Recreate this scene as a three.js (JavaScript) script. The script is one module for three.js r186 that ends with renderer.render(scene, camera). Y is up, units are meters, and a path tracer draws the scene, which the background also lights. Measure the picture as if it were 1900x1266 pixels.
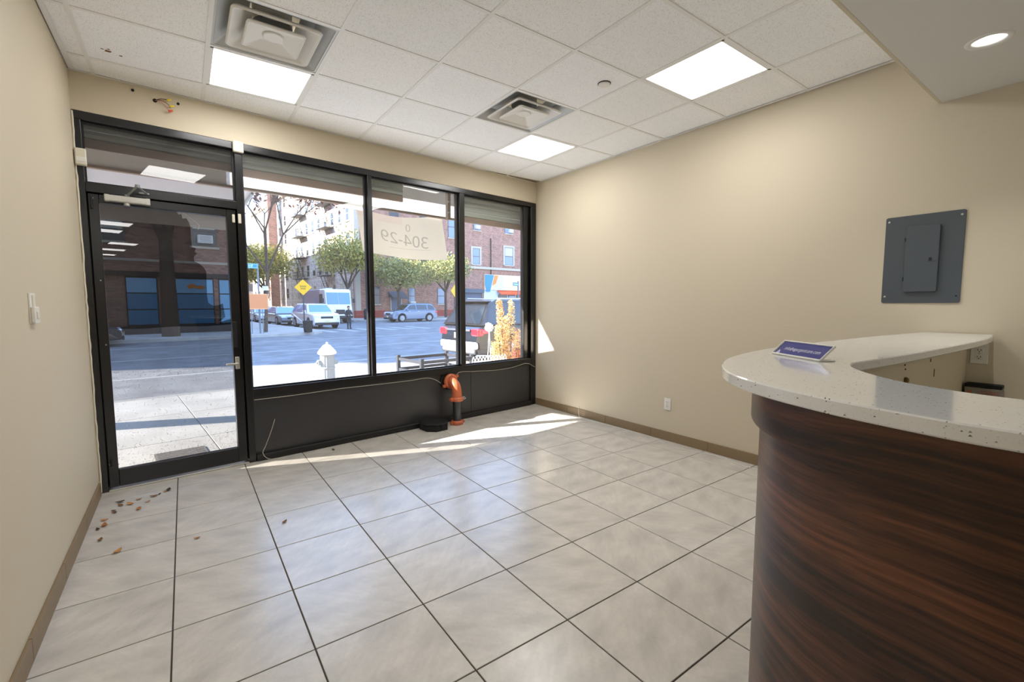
import * as THREE from 'three';
import { RoundedBoxGeometry } from 'three/addons/geometries/RoundedBoxGeometry.js';
import { mergeGeometries } from 'three/addons/utils/BufferGeometryUtils.js';
import { MarchingCubes } from 'three/addons/objects/MarchingCubes.js';
import { RectAreaLightUniformsLib } from 'three/addons/lights/RectAreaLightUniformsLib.js';

// ---------------------------------------------------------------- camera, sky, sun, exposure
RectAreaLightUniformsLib.init();
const scene = new THREE.Scene();
const camera = new THREE.PerspectiveCamera(73.85, 1900 / 1266, 0.05, 600);
camera.position.set(1.0357, 1.3321, 4.6705);
camera.rotation.set(-0.0817, -0.624, -0.0019, 'YXZ');
const renderer = new THREE.WebGLRenderer({ antialias: true });
renderer.toneMapping = THREE.LinearToneMapping;
renderer.toneMappingExposure = 1.18;
renderer.shadowMap.enabled = true;

// the storefront wall is turned a little against the room: s runs along it, o points into the room
const TH = 0.10366, FL = new THREE.Vector3(0.4913, 0, 0.4464), FU = new THREE.Vector3(Math.cos(TH), 0, -Math.sin(TH)), FN = new THREE.Vector3(Math.sin(TH), 0, Math.cos(TH));
const at = (s, y, o) => new THREE.Vector3().copy(FL).addScaledVector(FU, s).addScaledVector(FN, o).setY(y);
const HC = 2.8744, SW = -0.15, RD = -0.3;   // ceiling, outside pavement and roadway levels

{ // clear autumn sky: pale at the horizon, blue overhead, the same all round
  const W = 64, H = 128, data = new Float32Array(W * H * 4), lo = [2.5, 2.85, 3.3], hi = [1.15, 2.05, 3.9];
  for (let r = 0; r < H; r++) {
    const el = Math.max(0, Math.sin(((r + 0.5) / H - 0.5) * Math.PI)), k = 1 - Math.pow(1 - el, 3.2);
    for (let c = 0; c < W; c++) for (let q = 0; q < 4; q++) data[(r * W + c) * 4 + q] = q === 3 ? 1 : lo[q] + (hi[q] - lo[q]) * k;
  }
  const sky = new THREE.DataTexture(data, W, H, THREE.RGBAFormat, THREE.FloatType);
  sky.mapping = THREE.EquirectangularReflectionMapping; sky.magFilter = THREE.LinearFilter; sky.needsUpdate = true;
  scene.background = sky;
}
const sun = new THREE.DirectionalLight(new THREE.Color(1, 0.95, 0.88), 28);
{
  const el = 0.488, a = 0.443;                // height, and angle off the shop front, along the street from the left
  const to = at(0, 0, 0).sub(at(Math.cos(a), 0, Math.sin(a))).normalize().multiplyScalar(Math.cos(el)).setY(Math.sin(el));
  sun.position.copy(at(3, 0, 0)).addScaledVector(to, 60); sun.target.position.copy(at(3, 0, 0));
  sun.castShadow = true; sun.shadow.mapSize.set(4096, 4096);
  Object.assign(sun.shadow.camera, { left: -45, right: 45, top: 35, bottom: -35, near: 1, far: 200 });
  scene.add(sun, sun.target);
}

// ---------------------------------------------------------------- helpers
function rng(seed) { let a = seed >>> 0; return () => { a = (a + 0x6d2b79f5) | 0; let t = Math.imul(a ^ (a >>> 15), 1 | a); t = (t + Math.imul(t ^ (t >>> 7), 61 | t)) ^ t; return ((t ^ (t >>> 14)) >>> 0) / 4294967296; }; }
const R0 = rng(7), rr = (a, b, r = R0) => a + (b - a) * r();
const used = new Map();
function numbered(n) { const k = used.get(n) ?? 0; used.set(n, k + 1); return k ? n + '_' + String(k).padStart(3, '0') : n; }
function flat(g) { const q = g.index ? g.toNonIndexed() : g; for (const k of Object.keys(q.attributes)) if (!['position', 'normal', 'uv'].includes(k)) q.deleteAttribute(k); if (!q.attributes.uv) q.setAttribute('uv', new THREE.Float32BufferAttribute(new Float32Array(q.attributes.position.count * 2), 2)); return q; }
function join(list) { return list.length === 1 ? list[0] : mergeGeometries(list.map(flat)); }
function uvm(g) { // uv in metres, looked at along the main axis of each face
  g = flat(g); const p = g.attributes.position, u = g.attributes.uv, a = new THREE.Vector3(), b = new THREE.Vector3(), c = new THREE.Vector3();
  for (let i = 0; i < p.count; i += 3) {
    a.fromBufferAttribute(p, i); b.fromBufferAttribute(p, i + 1).sub(a); c.fromBufferAttribute(p, i + 2).sub(a); b.cross(c);
    const x = Math.abs(b.x), y = Math.abs(b.y), z = Math.abs(b.z);
    for (let k = i; k < i + 3; k++) { const X = p.getX(k), Y = p.getY(k), Z = p.getZ(k); if (y >= x && y >= z) u.setXY(k, X, -Z); else if (x >= z) u.setXY(k, Z, Y); else u.setXY(k, X, Y); }
  }
  return g;
}
function bx(w, h, d, x = 0, y = 0, z = 0) { return new THREE.BoxGeometry(w, h, d).translate(x, y, z); }
function rb(w, h, d, x = 0, y = 0, z = 0, r = 0.004, seg = 1) { return new RoundedBoxGeometry(w, h, d, seg, Math.min(r, w / 2.05, h / 2.05, d / 2.05)).translate(x, y, z); }
function span(x0, x1, y0, y1, z0, z1, r = 0) { const f = r ? rb : bx; return f(x1 - x0, y1 - y0, z1 - z0, (x0 + x1) / 2, (y0 + y1) / 2, (z0 + z1) / 2, r || undefined); }
function cyl(r0, r1, h, x = 0, y = 0, z = 0, seg = 20, axis = 'y', open = false) { const g = new THREE.CylinderGeometry(r1, r0, h, seg, 1, open); if (axis === 'x') g.rotateZ(-Math.PI / 2); if (axis === 'z') g.rotateX(Math.PI / 2); return g.translate(x, y, z); }
function tube(pts, r, n = 24, seg = 6) { return new THREE.TubeGeometry(new THREE.CatmullRomCurve3(pts.map((p) => p.isVector3 ? p : new THREE.Vector3(...p))), n, r, seg); }
function bar(a, b, r, r2 = r, seg = 7) { const A = new THREE.Vector3(...a), B = new THREE.Vector3(...b), d = B.clone().sub(A), l = d.length(); const g = new THREE.CylinderGeometry(r2, r, l, seg); g.applyQuaternion(new THREE.Quaternion().setFromUnitVectors(new THREE.Vector3(0, 1, 0), d.normalize())); return g.translate((A.x + B.x) / 2, (A.y + B.y) / 2, (A.z + B.z) / 2); }
function lathe(p, seg = 24) { return new THREE.LatheGeometry(p.map(([x, y]) => new THREE.Vector2(x, y)), seg); }
function shapeOf(pts) { return new THREE.Shape(pts.map(([x, y]) => new THREE.Vector2(x, y))); }
function ext(pts, d, bev = 0) { return new THREE.ExtrudeGeometry(pts instanceof THREE.Shape ? pts : shapeOf(pts), { depth: d - 2 * bev, bevelEnabled: bev > 0, bevelSize: bev, bevelThickness: bev, bevelSegments: 1, bevelOffset: -bev, curveSegments: 8 }).translate(0, 0, -d / 2 + bev); }
function prism(pts, y0, y1, bev = 0) { // plan polygon of [x, z] pulled up from y0 to y1
  return new THREE.ExtrudeGeometry(shapeOf(pts.map(([x, z]) => [x, -z])), { depth: y1 - y0 - 2 * bev, bevelEnabled: bev > 0, bevelSize: bev, bevelThickness: bev, bevelSegments: 1, bevelOffset: -bev }).rotateX(-Math.PI / 2).translate(0, y0 + bev, 0);
}
function poly3(list) { // flat polygons given as lists of [x, y, z]
  const v = [], uv = []; for (const q of list) for (let i = 1; i + 1 < q.length; i++) for (const k of [0, i, i + 1]) { v.push(...q[k]); uv.push(0, 0); }
  const g = new THREE.BufferGeometry(); g.setAttribute('position', new THREE.Float32BufferAttribute(v, 3)); g.setAttribute('uv', new THREE.Float32BufferAttribute(uv, 2)); g.computeVertexNormals(); return g;
}
function mesh(name, g, m, parent, keep) { if (Array.isArray(g)) g = join(g); if (!keep) g = uvm(g); const o = new THREE.Mesh(g, m); o.name = parent ? name : numbered(name); o.castShadow = o.receiveShadow = true; (parent ?? scene).add(o); return o; }
const part = (parent, name, g, m, keep) => mesh(name, g, m, parent, keep);
function same(parent, name, g, m, x, y, z) { const o = new THREE.Mesh(g, m); o.name = name; o.castShadow = o.receiveShadow = true; o.position.set(x, y, z); parent.add(o); return o; } // shares a geometry
function tag(o, label, category, group) { o.userData = { label, category }; if (group) o.userData.group = group; return o; }
function struct(o, label) { o.userData = { kind: 'structure' }; if (label) o.userData.label = label; return o; }
function node(name, pos = [0, 0, 0], turn = 0) { const g = new THREE.Group(); g.name = numbered(name); if (pos.isVector3) g.position.copy(pos); else g.position.set(...pos); g.rotation.y = turn; scene.add(g); return g; }
function thing(name, label, category, pos, turn = 0, group) { return tag(node(name, pos, turn), label, category, group); }
const out = (name, label, category, s, y, o, turn = 0, group) => thing(name, label, category, at(s, y, o), TH + turn, group); // placed along the storefront axes

// ---------------------------------------------------------------- textures
function noise2(P, seed) { const r = rng(seed), t = Array.from({ length: P * P }, () => r()); return (x, y) => { x *= P; y *= P; const i = Math.floor(x), j = Math.floor(y), u = x - i, v = y - j, a = u * u * (3 - 2 * u), b = v * v * (3 - 2 * v), q = (m, n) => t[(((n % P) + P) % P) * P + (((m % P) + P) % P)]; return (q(i, j) * (1 - a) + q(i + 1, j) * a) * (1 - b) + (q(i, j + 1) * (1 - a) + q(i + 1, j + 1) * a) * b; }; }
function fbm(P, seed, oct = 4) { const n = Array.from({ length: oct }, (_, k) => noise2(P << k, seed + k * 17)); return (x, y) => { let s = 0, a = 0.5, t = 0; for (const f of n) { s += f(x, y) * a; t += a; a *= 0.5; } return s / t; }; }
function pix(w, h, f, srgb = true, rx = 1, ry = rx) { const d = new Uint8Array(w * h * 4); for (let y = 0; y < h; y++) for (let x = 0; x < w; x++) { const c = f(x / w, y / h, x, y), k = (y * w + x) * 4; for (let q = 0; q < 3; q++) d[k + q] = Math.max(0, Math.min(255, Array.isArray(c) ? c[q] : c)); d[k + 3] = 255; } return finish(new THREE.DataTexture(d, w, h), srgb, rx, ry); }
function finish(t, srgb, rx, ry) { t.magFilter = THREE.LinearFilter; t.minFilter = THREE.LinearMipmapLinearFilter; t.generateMipmaps = true; t.wrapS = t.wrapT = THREE.RepeatWrapping; t.repeat.set(rx, ry); if (srgb) t.colorSpace = THREE.SRGBColorSpace; t.needsUpdate = true; return t; }
function paint(w, h, f, srgb = true, rx = 1, ry = rx) { const c = document.createElement('canvas'); c.width = w; c.height = h; const g = c.getContext('2d'); f(g, w, h); return finish(new THREE.CanvasTexture(c), srgb, rx, ry); }
function std(color, rough = 0.6, more = {}) { return new THREE.MeshStandardMaterial({ color, roughness: rough, ...more }); }
function phys(color, rough, more = {}) { return new THREE.MeshPhysicalMaterial({ color, roughness: rough, ...more }); }

const fineBump = pix(256, 256, ((n) => (x, y) => 255 * n(x, y))(fbm(32, 3, 3)), false, 2);
const M = {
  wall: std('#d2c6ae', 0.62, { bumpMap: fineBump, bumpScale: 0.0004 }),
  soffit: std('#d9d7cf', 0.7, { bumpMap: fineBump, bumpScale: 0.0003 }),
  black: phys('#0d0d0f', 0.28, { clearcoat: 0.35, clearcoatRoughness: 0.2, bumpMap: fineBump, bumpScale: 0.0003 }),
  blackDull: std('#131314', 0.5, { bumpMap: fineBump, bumpScale: 0.0006 }),
  rubber: std('#0b0b0b', 0.75),
  white: std('#e8e6df', 0.5), cream: std('#e0dac8', 0.5), alu: std('#c9c7c0', 0.35, { metalness: 0.75 }), steel: std('#9aa0a2', 0.4, { metalness: 0.6 }),
  grout: std('#4a423c', 0.9), dark: std('#1a1a1c', 0.6), grayMetal: std('#c3c5c4', 0.45, { metalness: 0.2 }),
  diffuser: std('#e6e4de', 0.45), wire: std('#b9b3a4', 0.5),
};
// floor tiles: sandy grey stone print, four prints that differ in their clouds
const tileMats = [0, 1, 2, 3].map((k) => {
  const a = fbm(2, 40 + k * 9, 3), b = fbm(48, 60 + k * 9, 2), c = noiseXY(6, 22, 80 + k);
  return phys('#ffffff', 0.36, {
    map: pix(512, 512, (x, y) => { const st = a(x + y, 2 * y - x), v = 202 + 40 * (st - 0.5) + 8 * (b(x, y) - 0.5) + 8 * (c(x + y, y - x) - 0.5); return [v * 1.012, v * 0.985, v * 0.942]; }, true, 1 / 0.4512),
    roughnessMap: pix(256, 256, (x, y) => 214 + 24 * (b(x, y) - 0.5), false, 1 / 0.4512), bumpMap: pix(256, 256, (x, y) => 255 * a(x, y), false, 1 / 0.4512), bumpScale: 0.0003, clearcoat: 0.5, clearcoatRoughness: 0.24,
  });
});
// mineral fibre ceiling tiles with pinholes
const pin = (() => { const r = rng(5), holes = Array.from({ length: 5200 }, () => [r(), r(), 0.5 + r() * 1.3, 0.5 + r() * 0.5]); const f = (base, deep) => (g, w, h) => { g.fillStyle = base; g.fillRect(0, 0, w, h); for (const [x, y, s, k] of holes) { g.fillStyle = `rgba(${deep},${k * 0.7})`; g.beginPath(); g.ellipse(x * w, y * h, s * 1.2, s * 0.8, x * 6, 0, 7); g.fill(); } }; return { map: paint(768, 768, f('#fafbfc', '104,100,94'), true, 1 / 0.6), bump: paint(768, 768, f('#ffffff', '0,0,0'), false, 1 / 0.6) }; })();
const ceilMats = ['#ffffff', '#fdfcfa', '#fbfbfa'].map((c) => std(c, 0.9, { map: pin.map, bumpMap: pin.bump, bumpScale: 0.0015 }));
const tbar = std('#ecebe8', 0.5);
const quartz = (() => { const r = rng(12), n = fbm(64, 4, 2); return phys('#ffffff', 0.12, { map: paint(1024, 1024, (g, w, h) => { g.fillStyle = '#f3f3f1'; g.fillRect(0, 0, w, h); for (let i = 0; i < 9000; i++) { const v = 205 + r() * 50; g.fillStyle = `rgba(${v},${v},${v - 3},0.55)`; const s = 1 + r() * 3; g.fillRect(r() * w, r() * h, s, s); } for (let i = 0; i < 520; i++) { const v = 40 + r() * 90; g.fillStyle = `rgba(${v},${v + 4},${v + 2},0.8)`; g.beginPath(); const x = r() * w, y = r() * h, s = 1.2 + r() * 3.4; g.moveTo(x, y - s); g.lineTo(x + s * 1.3, y + s * 0.3); g.lineTo(x - s, y + s * 0.7); g.fill(); } for (let i = 0; i < 260; i++) { g.fillStyle = 'rgba(255,255,255,0.9)'; g.fillRect(r() * w, r() * h, 2 + r() * 2, 2); } }, true, 1 / 0.55), clearcoat: 0.4, clearcoatRoughness: 0.06 }); })();
function noiseXY(px, py, seed) { const r = rng(seed), t = Array.from({ length: px * py }, () => r()); return (x, y) => { x *= px; y *= py; const i = Math.floor(x), j = Math.floor(y), u = x - i, v = y - j, a = u * u * (3 - 2 * u), b = v * v * (3 - 2 * v), q = (m, n) => t[(((n % py) + py) % py) * px + (((m % px) + px) % px)]; return (q(i, j) * (1 - a) + q(i + 1, j) * a) * (1 - b) + (q(i, j + 1) * (1 - a) + q(i + 1, j + 1) * a) * b; }; }
const wood = (() => { const A = noiseXY(2, 9, 21), B = noiseXY(3, 28, 22), C = noiseXY(5, 110, 23), D = noiseXY(40, 400, 24), red = noiseXY(3, 14, 25);
  return phys('#ffffff', 0.34, { map: pix(1024, 1024, (x, y) => { const w = y + 0.012 * Math.sin(x * 6.283) + 0.006 * Math.sin(x * 18.85 + 2), v = 0.26 * A(x, w) + 0.3 * B(x, w) + 0.28 * C(x, w) + 0.16 * D(x, w), k = Math.max(0, Math.min(1, (v - 0.3) * 2.3)), q = red(x, w); return [42 + 78 * k + 5 * q, 28 + 49 * k, 21 + 32 * k - 2 * q]; }, true, 0.6, 0.9), bumpMap: pix(512, 512, (x, y) => 255 * C(x, y), false, 0.6, 0.9), bumpScale: 0.0002 }); })();
const brickTex = (tone) => paint(512, 384, (g, w, h) => { const r = rng(31); g.fillStyle = '#8b857f'; g.fillRect(0, 0, w, h); for (let j = 0; j < 18; j++) for (let i = -1; i < 8; i++) { const v = 0.8 + r() * 0.4; g.fillStyle = `rgb(${tone[0] * v},${tone[1] * v},${tone[2] * v})`; g.fillRect(i * 64 + (j % 2) * 32 + 2, j * 21.33 + 2, 60, 17.5); } }, true, 1 / 1.7, 1 / 1.25);
const RQ = rng(1234), asphaltN = fbm(16, 71, 5), conN = fbm(8, 75, 5);
const X = {
  asphalt: std('#ffffff', 0.85, { map: pix(512, 512, (x, y) => { const v = 118 + 50 * (asphaltN(x, y) - 0.5) + 26 * (RQ() - 0.5); return [v, v, v * 1.02]; }, true, 0.16) }),
  concrete: std('#ffffff', 0.85, { map: pix(512, 512, (x, y) => { const v = 170 + 40 * (conN(x, y) - 0.5) + 22 * (RQ() - 0.5); return [v, v * 0.98, v * 0.94]; }, true, 0.3) }),
  curb: std('#8f8d88', 0.8), lineWhite: std('#a3a4a2', 0.7),
  brickBrown: std('#ffffff', 0.85, { map: brickTex([150, 108, 92]) }), brickRed: std('#ffffff', 0.85, { map: brickTex([168, 118, 98]) }), brickPale: std('#ffffff', 0.85, { map: brickTex([214, 202, 186]) }), brickTan: std('#ffffff', 0.85, { map: brickTex([190, 160, 135]) }),
  stone: std('#c2b6a4', 0.8), redBase: std('#9c4438', 0.7), winFrame: std('#6a655f', 0.6), winDark: phys('#232a33', 0.12, { clearcoat: 0.5 }), winBlue: phys('#7d90a8', 0.12, { clearcoat: 0.5 }), blind: std('#c6c2b4', 0.7), iron: std('#20232a', 0.6), cornice: std('#8c8378', 0.7),
  cyan: phys('#2f7fa6', 0.25), cyanLight: phys('#79b4d6', 0.25), teal: std('#2c8fae', 0.5), shutter: std('#5a6578', 0.5, { metalness: 0.2 }), awning: std('#56606c', 0.7), storeWhite: std('#d7dfe6', 0.5), orange: std('#e08a3c', 0.5), orangeRed: std('#e0531f', 0.5), blueSign: std('#1e88d2', 0.45), peach: std('#e8c79c', 0.6),
  slat: std('#9aa39a', 0.45, { metalness: 0.35 }), slatBar: std('#7a6450', 0.6), fascia: phys('#f3efe6', 1, { transmission: 0.34, thickness: 0, side: THREE.DoubleSide }), fasciaEdge: std('#7d6a5a', 0.7), soffit: std('#6d6a64', 0.8), yellow: std('#f2b90c', 0.4), pole: std('#7e868c', 0.5, { metalness: 0.4 }), poleDark: std('#3a3c40', 0.5),
  bark: std('#5a4c42', 0.9, { bumpMap: fineBump, bumpScale: 0.01 }), glassCar: phys('#1b2530', 0.06, { clearcoat: 1, clearcoatRoughness: 0.03 }), glassCarBlue: phys('#5e8fd0', 0.1, { clearcoat: 0.8 }), tire: std('#121214', 0.8), rim: std('#a4a8ad', 0.35, { metalness: 0.7 }), lamp: phys('#e6ecf2', 0.1, { clearcoat: 1 }), tail: phys('#d5202a', 0.15, { clearcoat: 1 }), plate: std('#e9d9a8', 0.5), plateWhite: std('#e9e8e4', 0.5), trim: std('#2b2d30', 0.55), bumper: std('#c6cacd', 0.35, { metalness: 0.3 }), chrome: std('#cfd3d6', 0.15, { metalness: 0.9 }),
};
const leafM = (c, t = 0.25) => phys(c, 0.8, { transmission: t, thickness: 0, side: THREE.DoubleSide });
const paintM = (c, r = 0.25) => phys(c, r, { clearcoat: 1, clearcoatRoughness: 0.04, metalness: 0.15 });
// ---------------------------------------------------------------- room shell
const RB = 16.2, xl = (z) => 0.4913 + 0.0061 * (z - 0.4464), xr = (z) => 4.782 + 0.0097 * z, frontZ = (x) => 0.4464 - (x - 0.4913) * Math.tan(TH);
const P2 = (s, o) => { const p = at(s, 0, o); return [p.x, p.z]; };
struct(mesh('wall_left', prism([[xl(0.2), 0.2], [xl(RB), RB], [xl(RB) - 0.2, RB], [xl(0.2) - 0.2, 0.2]], -0.3, 3.2), M.wall));
struct(mesh('wall_right', prism([[xr(-0.3), -0.3], [xr(RB) + 0.0, RB], [xr(RB) + 0.2, RB], [xr(-0.3) + 0.2, -0.3]], -0.3, 3.2), M.wall));
struct(mesh('wall_back', prism([[0.2, RB], [5.4, RB], [5.4, RB + 0.2], [0.2, RB + 0.2]], -0.3, 3.2), M.wall));
const SL = 4.3139;
struct(mesh('wall_front', prism([P2(-0.2, 0), P2(SL + 0.02, 0), P2(SL + 0.02, -0.12), P2(-0.2, -0.12)], 2.622, 3.2), M.wall));
struct(mesh('wall_street', [prism([P2(-7, -0.02), P2(-0.01, -0.02), P2(-0.01, -0.3), P2(-7, -0.3)], -0.3, 4.6), prism([P2(SL + 0.01, -0.02), P2(11, -0.02), P2(11, -0.3), P2(SL + 0.01, -0.3)], -0.3, 4.6), prism([P2(-7, -0.13), P2(11, -0.13), P2(11, -0.3), P2(-7, -0.3)], 2.7, 4.6)], M.wall));

// floor: dark joints below, every tile a piece of its own
function clip(pts, a, b) { // keep what lies to the left of a -> b, seen from above with z down
  const side = (p) => (b[0] - a[0]) * (p[1] - a[1]) - (b[1] - a[1]) * (p[0] - a[0]), res = [];
  for (let i = 0; i < pts.length; i++) { const p = pts[i], q = pts[(i + 1) % pts.length], u = side(p), v = side(q); if (u >= 0) res.push(p); if (u >= 0 !== v >= 0) { const t = u / (u - v); res.push([p[0] + (q[0] - p[0]) * t, p[1] + (q[1] - p[1]) * t]); } }
  return res;
}
const inRoom = (pts, e = 0.002) => { const fl = P2(-0.5, 0.0 + e), fr = P2(5, 0.0 + e); pts = clip(pts, fl, fr); pts = clip(pts, [xr(0) - e, 0], [xr(RB) - e, RB]); return clip(pts, [xl(RB) + e, RB], [xl(0) + e, 0]); };
const FT = 0.4512, FX = 0.9323, FZ = 0.6249, TILEZ = FZ + 13 * FT;
{
  const fl = struct(node('floor'));
  part(fl, 'joint_bed', prism([P2(0, -0.12), P2(SL, -0.12), [xr(RB), RB], [xl(RB), RB]], -0.12, -0.004), M.grout);
  part(fl, 'screed', prism([[xl(TILEZ) + 0.003, TILEZ + 0.003], [xr(TILEZ) - 0.003, TILEZ + 0.003], [xr(RB) - 0.003, RB], [xl(RB) + 0.003, RB]], -0.0039, 0), tileMats[1]);
  const r = rng(99);
  for (let i = -1; i < 9; i++) for (let j = -2; j < 13; j++) {
    const x = FX + i * FT, z = FZ + j * FT, g = 0.003, q = inRoom([[x + g, z + g], [x + FT - g, z + g], [x + FT - g, z + FT - g], [x + g, z + FT - g]]);
    if (q.length < 3) continue;
    let A = 0; q.forEach((p, k) => { const n = q[(k + 1) % q.length]; A += p[0] * n[1] - n[0] * p[1]; }); if (Math.abs(A) < 0.004) continue;
    const geo = uvm(prism(q, -0.01, 0, 0.0012)), u = geo.attributes.uv, ox = Math.floor(r() * 8) / 8, flip = r() < 0.5 ? -1 : 1;
    for (let k = 0; k < u.count; k++) u.setXY(k, flip * u.getX(k) + ox * FT, u.getY(k) + ox * 0.3);
    part(fl, 'tile', geo, tileMats[Math.floor(r() * 4)], true);
  }
}
// ceiling: hung grid with lay-in tiles, flush light panels and two air diffusers
const GX = 2.4467, GZ = 2.5298, G = 0.6096, cell = (i, j) => [GX + (i + 0.5) * G, GZ - (j + 0.5) * G];
const lightCells = [[-2, 2], [2, 2], [2, -1], [-2, -1], [-2, -9], [-2, -11], [-1, -15], [-1, -18], [-1, -21]], ventCells = [[-2, 1], [1, 1]];
{
  const ce = struct(node('ceiling')), taken = new Set([...lightCells, ...ventCells].map(String)), r = rng(17);
  part(ce, 'slab', prism([P2(-0.4, -0.1), P2(4.6, -0.1), [5.2, RB], [0.2, RB]], 3.06, 3.2), M.wall);
  for (const [x, z, w, h] of [[0.734, 0.864, 0.02, 0.014], [0.792, 0.839, 0.009, 0.008], [0.711, 0.877, 0.011, 0.006], [0.74, 0.893, 0.008, 0.007]]) { const r2 = rng(x * 999), q = []; for (let k = 0; k < 11; k++) { const a = k / 11 * 6.283, u = 0.6 + r2() * 0.6; q.push([x + Math.cos(a) * w * u, z + Math.sin(a) * h * u]); } part(ce, 'water_stain', prism(q, HC + 0.0034, HC + 0.0042), std('#7d5a36', 0.9)); }
  const JN = -9;
  for (let i = -4; i < 4; i++) for (let j = JN; j < 4; j++) {
    if (taken.has(String([i, j]))) continue;
    const x = GX + i * G, z = GZ - j * G, g = 0.009, q = inRoom([[x + g, z - G + g], [x + G - g, z - G + g], [x + G - g, z - g], [x + g, z - g]], 0.004);
    if (q.length < 3) continue;
    if (x > 2.5 && z - G > 3.9) continue;
    const geo = uvm(prism(q, HC + 0.004, HC + 0.02)), u = geo.attributes.uv, ox = r();
    for (let k = 0; k < u.count; k++) u.setXY(k, u.getX(k) + ox, u.getY(k) + ox * 1.7);
    part(ce, 'ceiling_tile', geo, ceilMats[Math.floor(r() * 3)], true);
  }
  part(ce, 'far_ceiling', [...lightCells.slice(4).flatMap(([i, j]) => [])].concat([span(0.52, GX - 2 * G, HC + 0.004, HC + 0.02, GZ - JN * G - 0.61, RB), span(GX, 4.85, HC + 0.004, HC + 0.02, GZ - JN * G - 0.61, RB), ...Array.from({ length: 13 }, (_, k) => k).flatMap((k) => [-2, -1].filter((i) => !taken.has(String([i, JN - k]))).map((i) => span(GX + i * G, GX + (i + 1) * G, HC + 0.004, HC + 0.02, GZ - (JN - k) * G - G, GZ - (JN - k) * G)))]), ceilMats[0]);
  for (let i = -3; i < 4; i++) { const x = GX + i * G; part(ce, 'grid_bar', span(x - 0.0115, x + 0.0115, HC, HC + 0.006, frontZ(x) + 0.004, 9), tbar); }
  for (let j = JN + 1; j < 4; j++) { const z = GZ - j * G, e = z > 3.9 ? 2.55 : xr(z) - 0.003; let a = xl(z) + 0.004; for (let i = -3; i <= 4; i++) { const b = Math.min(GX + i * G - 0.0116, e); if (b - a > 0.03) { const zf = frontZ(a) + 0.004; if (z - 0.0115 > zf) part(ce, 'cross_bar', span(a, b, HC + 0.0003, HC + 0.006, z - 0.0115, z + 0.0115), tbar); } a = GX + i * G + 0.0116; } }
  part(ce, 'wall_angle', [prism([P2(0, 0.0005), P2(SL, 0.0005), P2(SL, 0.019), P2(0, 0.019)], HC - 0.001, HC + 0.0), span(xl(3) - 0.004, xl(3) + 0.02, HC - 0.0012, HC - 0.0002, 0.47, 9), span(xr(2) - 0.03, xr(2) - 0.002, HC - 0.0012, HC - 0.0002, 0.03, 3.84)], tbar);
}
const glowM = new THREE.MeshStandardMaterial({ color: '#ffffff', roughness: 0.4, emissive: new THREE.Color(1, 0.985, 0.95), emissiveIntensity: 3 });
const lightLabels = { '-2,2': 'square ceiling light panel right beside the large air vent, above the glass door', '2,2': 'square ceiling light panel in the corner nearest the street window and right wall', '2,-1': 'square ceiling light panel nearest the breaker panel', '-2,-1': 'square ceiling light panel mirrored in the transom glass' };
for (const [i, j] of lightCells) {
  const [x, z] = cell(i, j), near = lightLabels[i + ',' + j];
  const t = thing('ceiling_light', near ?? 'square ceiling light panel in the deep rear part of the room', 'ceiling light', [x, HC, z], 0, near ? undefined : 'rear ceiling panels');
  part(t, 'frame', [[-1, 0], [1, 0], [0, -1], [0, 1]].map(([a, b]) => rb(a ? 0.022 : 0.592, 0.016, b ? 0.022 : 0.592, a * 0.285, 0.0095, b * 0.285, 0.002)), tbar);
  part(t, 'diffuser', bx(0.548, 0.004, 0.548, 0, 0.009, 0), glowM);
  const l = new THREE.RectAreaLight(new THREE.Color(1, 0.995, 0.985), 10.2, 0.54, 0.54); l.position.set(0, 0.004, 0); l.rotation.x = -Math.PI / 2; t.add(l);
}
function squareLoft(profile, cr = 0.12) { // rounded-square rings [half size, height] joined in order
  const n = 28, v = [], idx = [];
  for (const [h, y] of profile) for (let k = 0; k < n; k++) { const c = Math.floor(k / 7), a = (c + (k % 7) / 6) * Math.PI / 2, r = h * cr, cx = (c === 0 || c === 3 ? 1 : -1) * (h - r), cz = (c < 2 ? 1 : -1) * (h - r); v.push(cx + r * Math.cos(a), y, cz + r * Math.sin(a)); }
  for (let p = 0; p + 1 < profile.length; p++) for (let k = 0; k < n; k++) { const a = p * n + k, b = p * n + (k + 1) % n; idx.push(a, a + n, b, b, a + n, b + n); }
  const g = new THREE.BufferGeometry(); g.setAttribute('position', new THREE.Float32BufferAttribute(v, 3)); g.setIndex(idx); const q = g.toNonIndexed(); q.computeVertexNormals(); return q;
}
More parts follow.
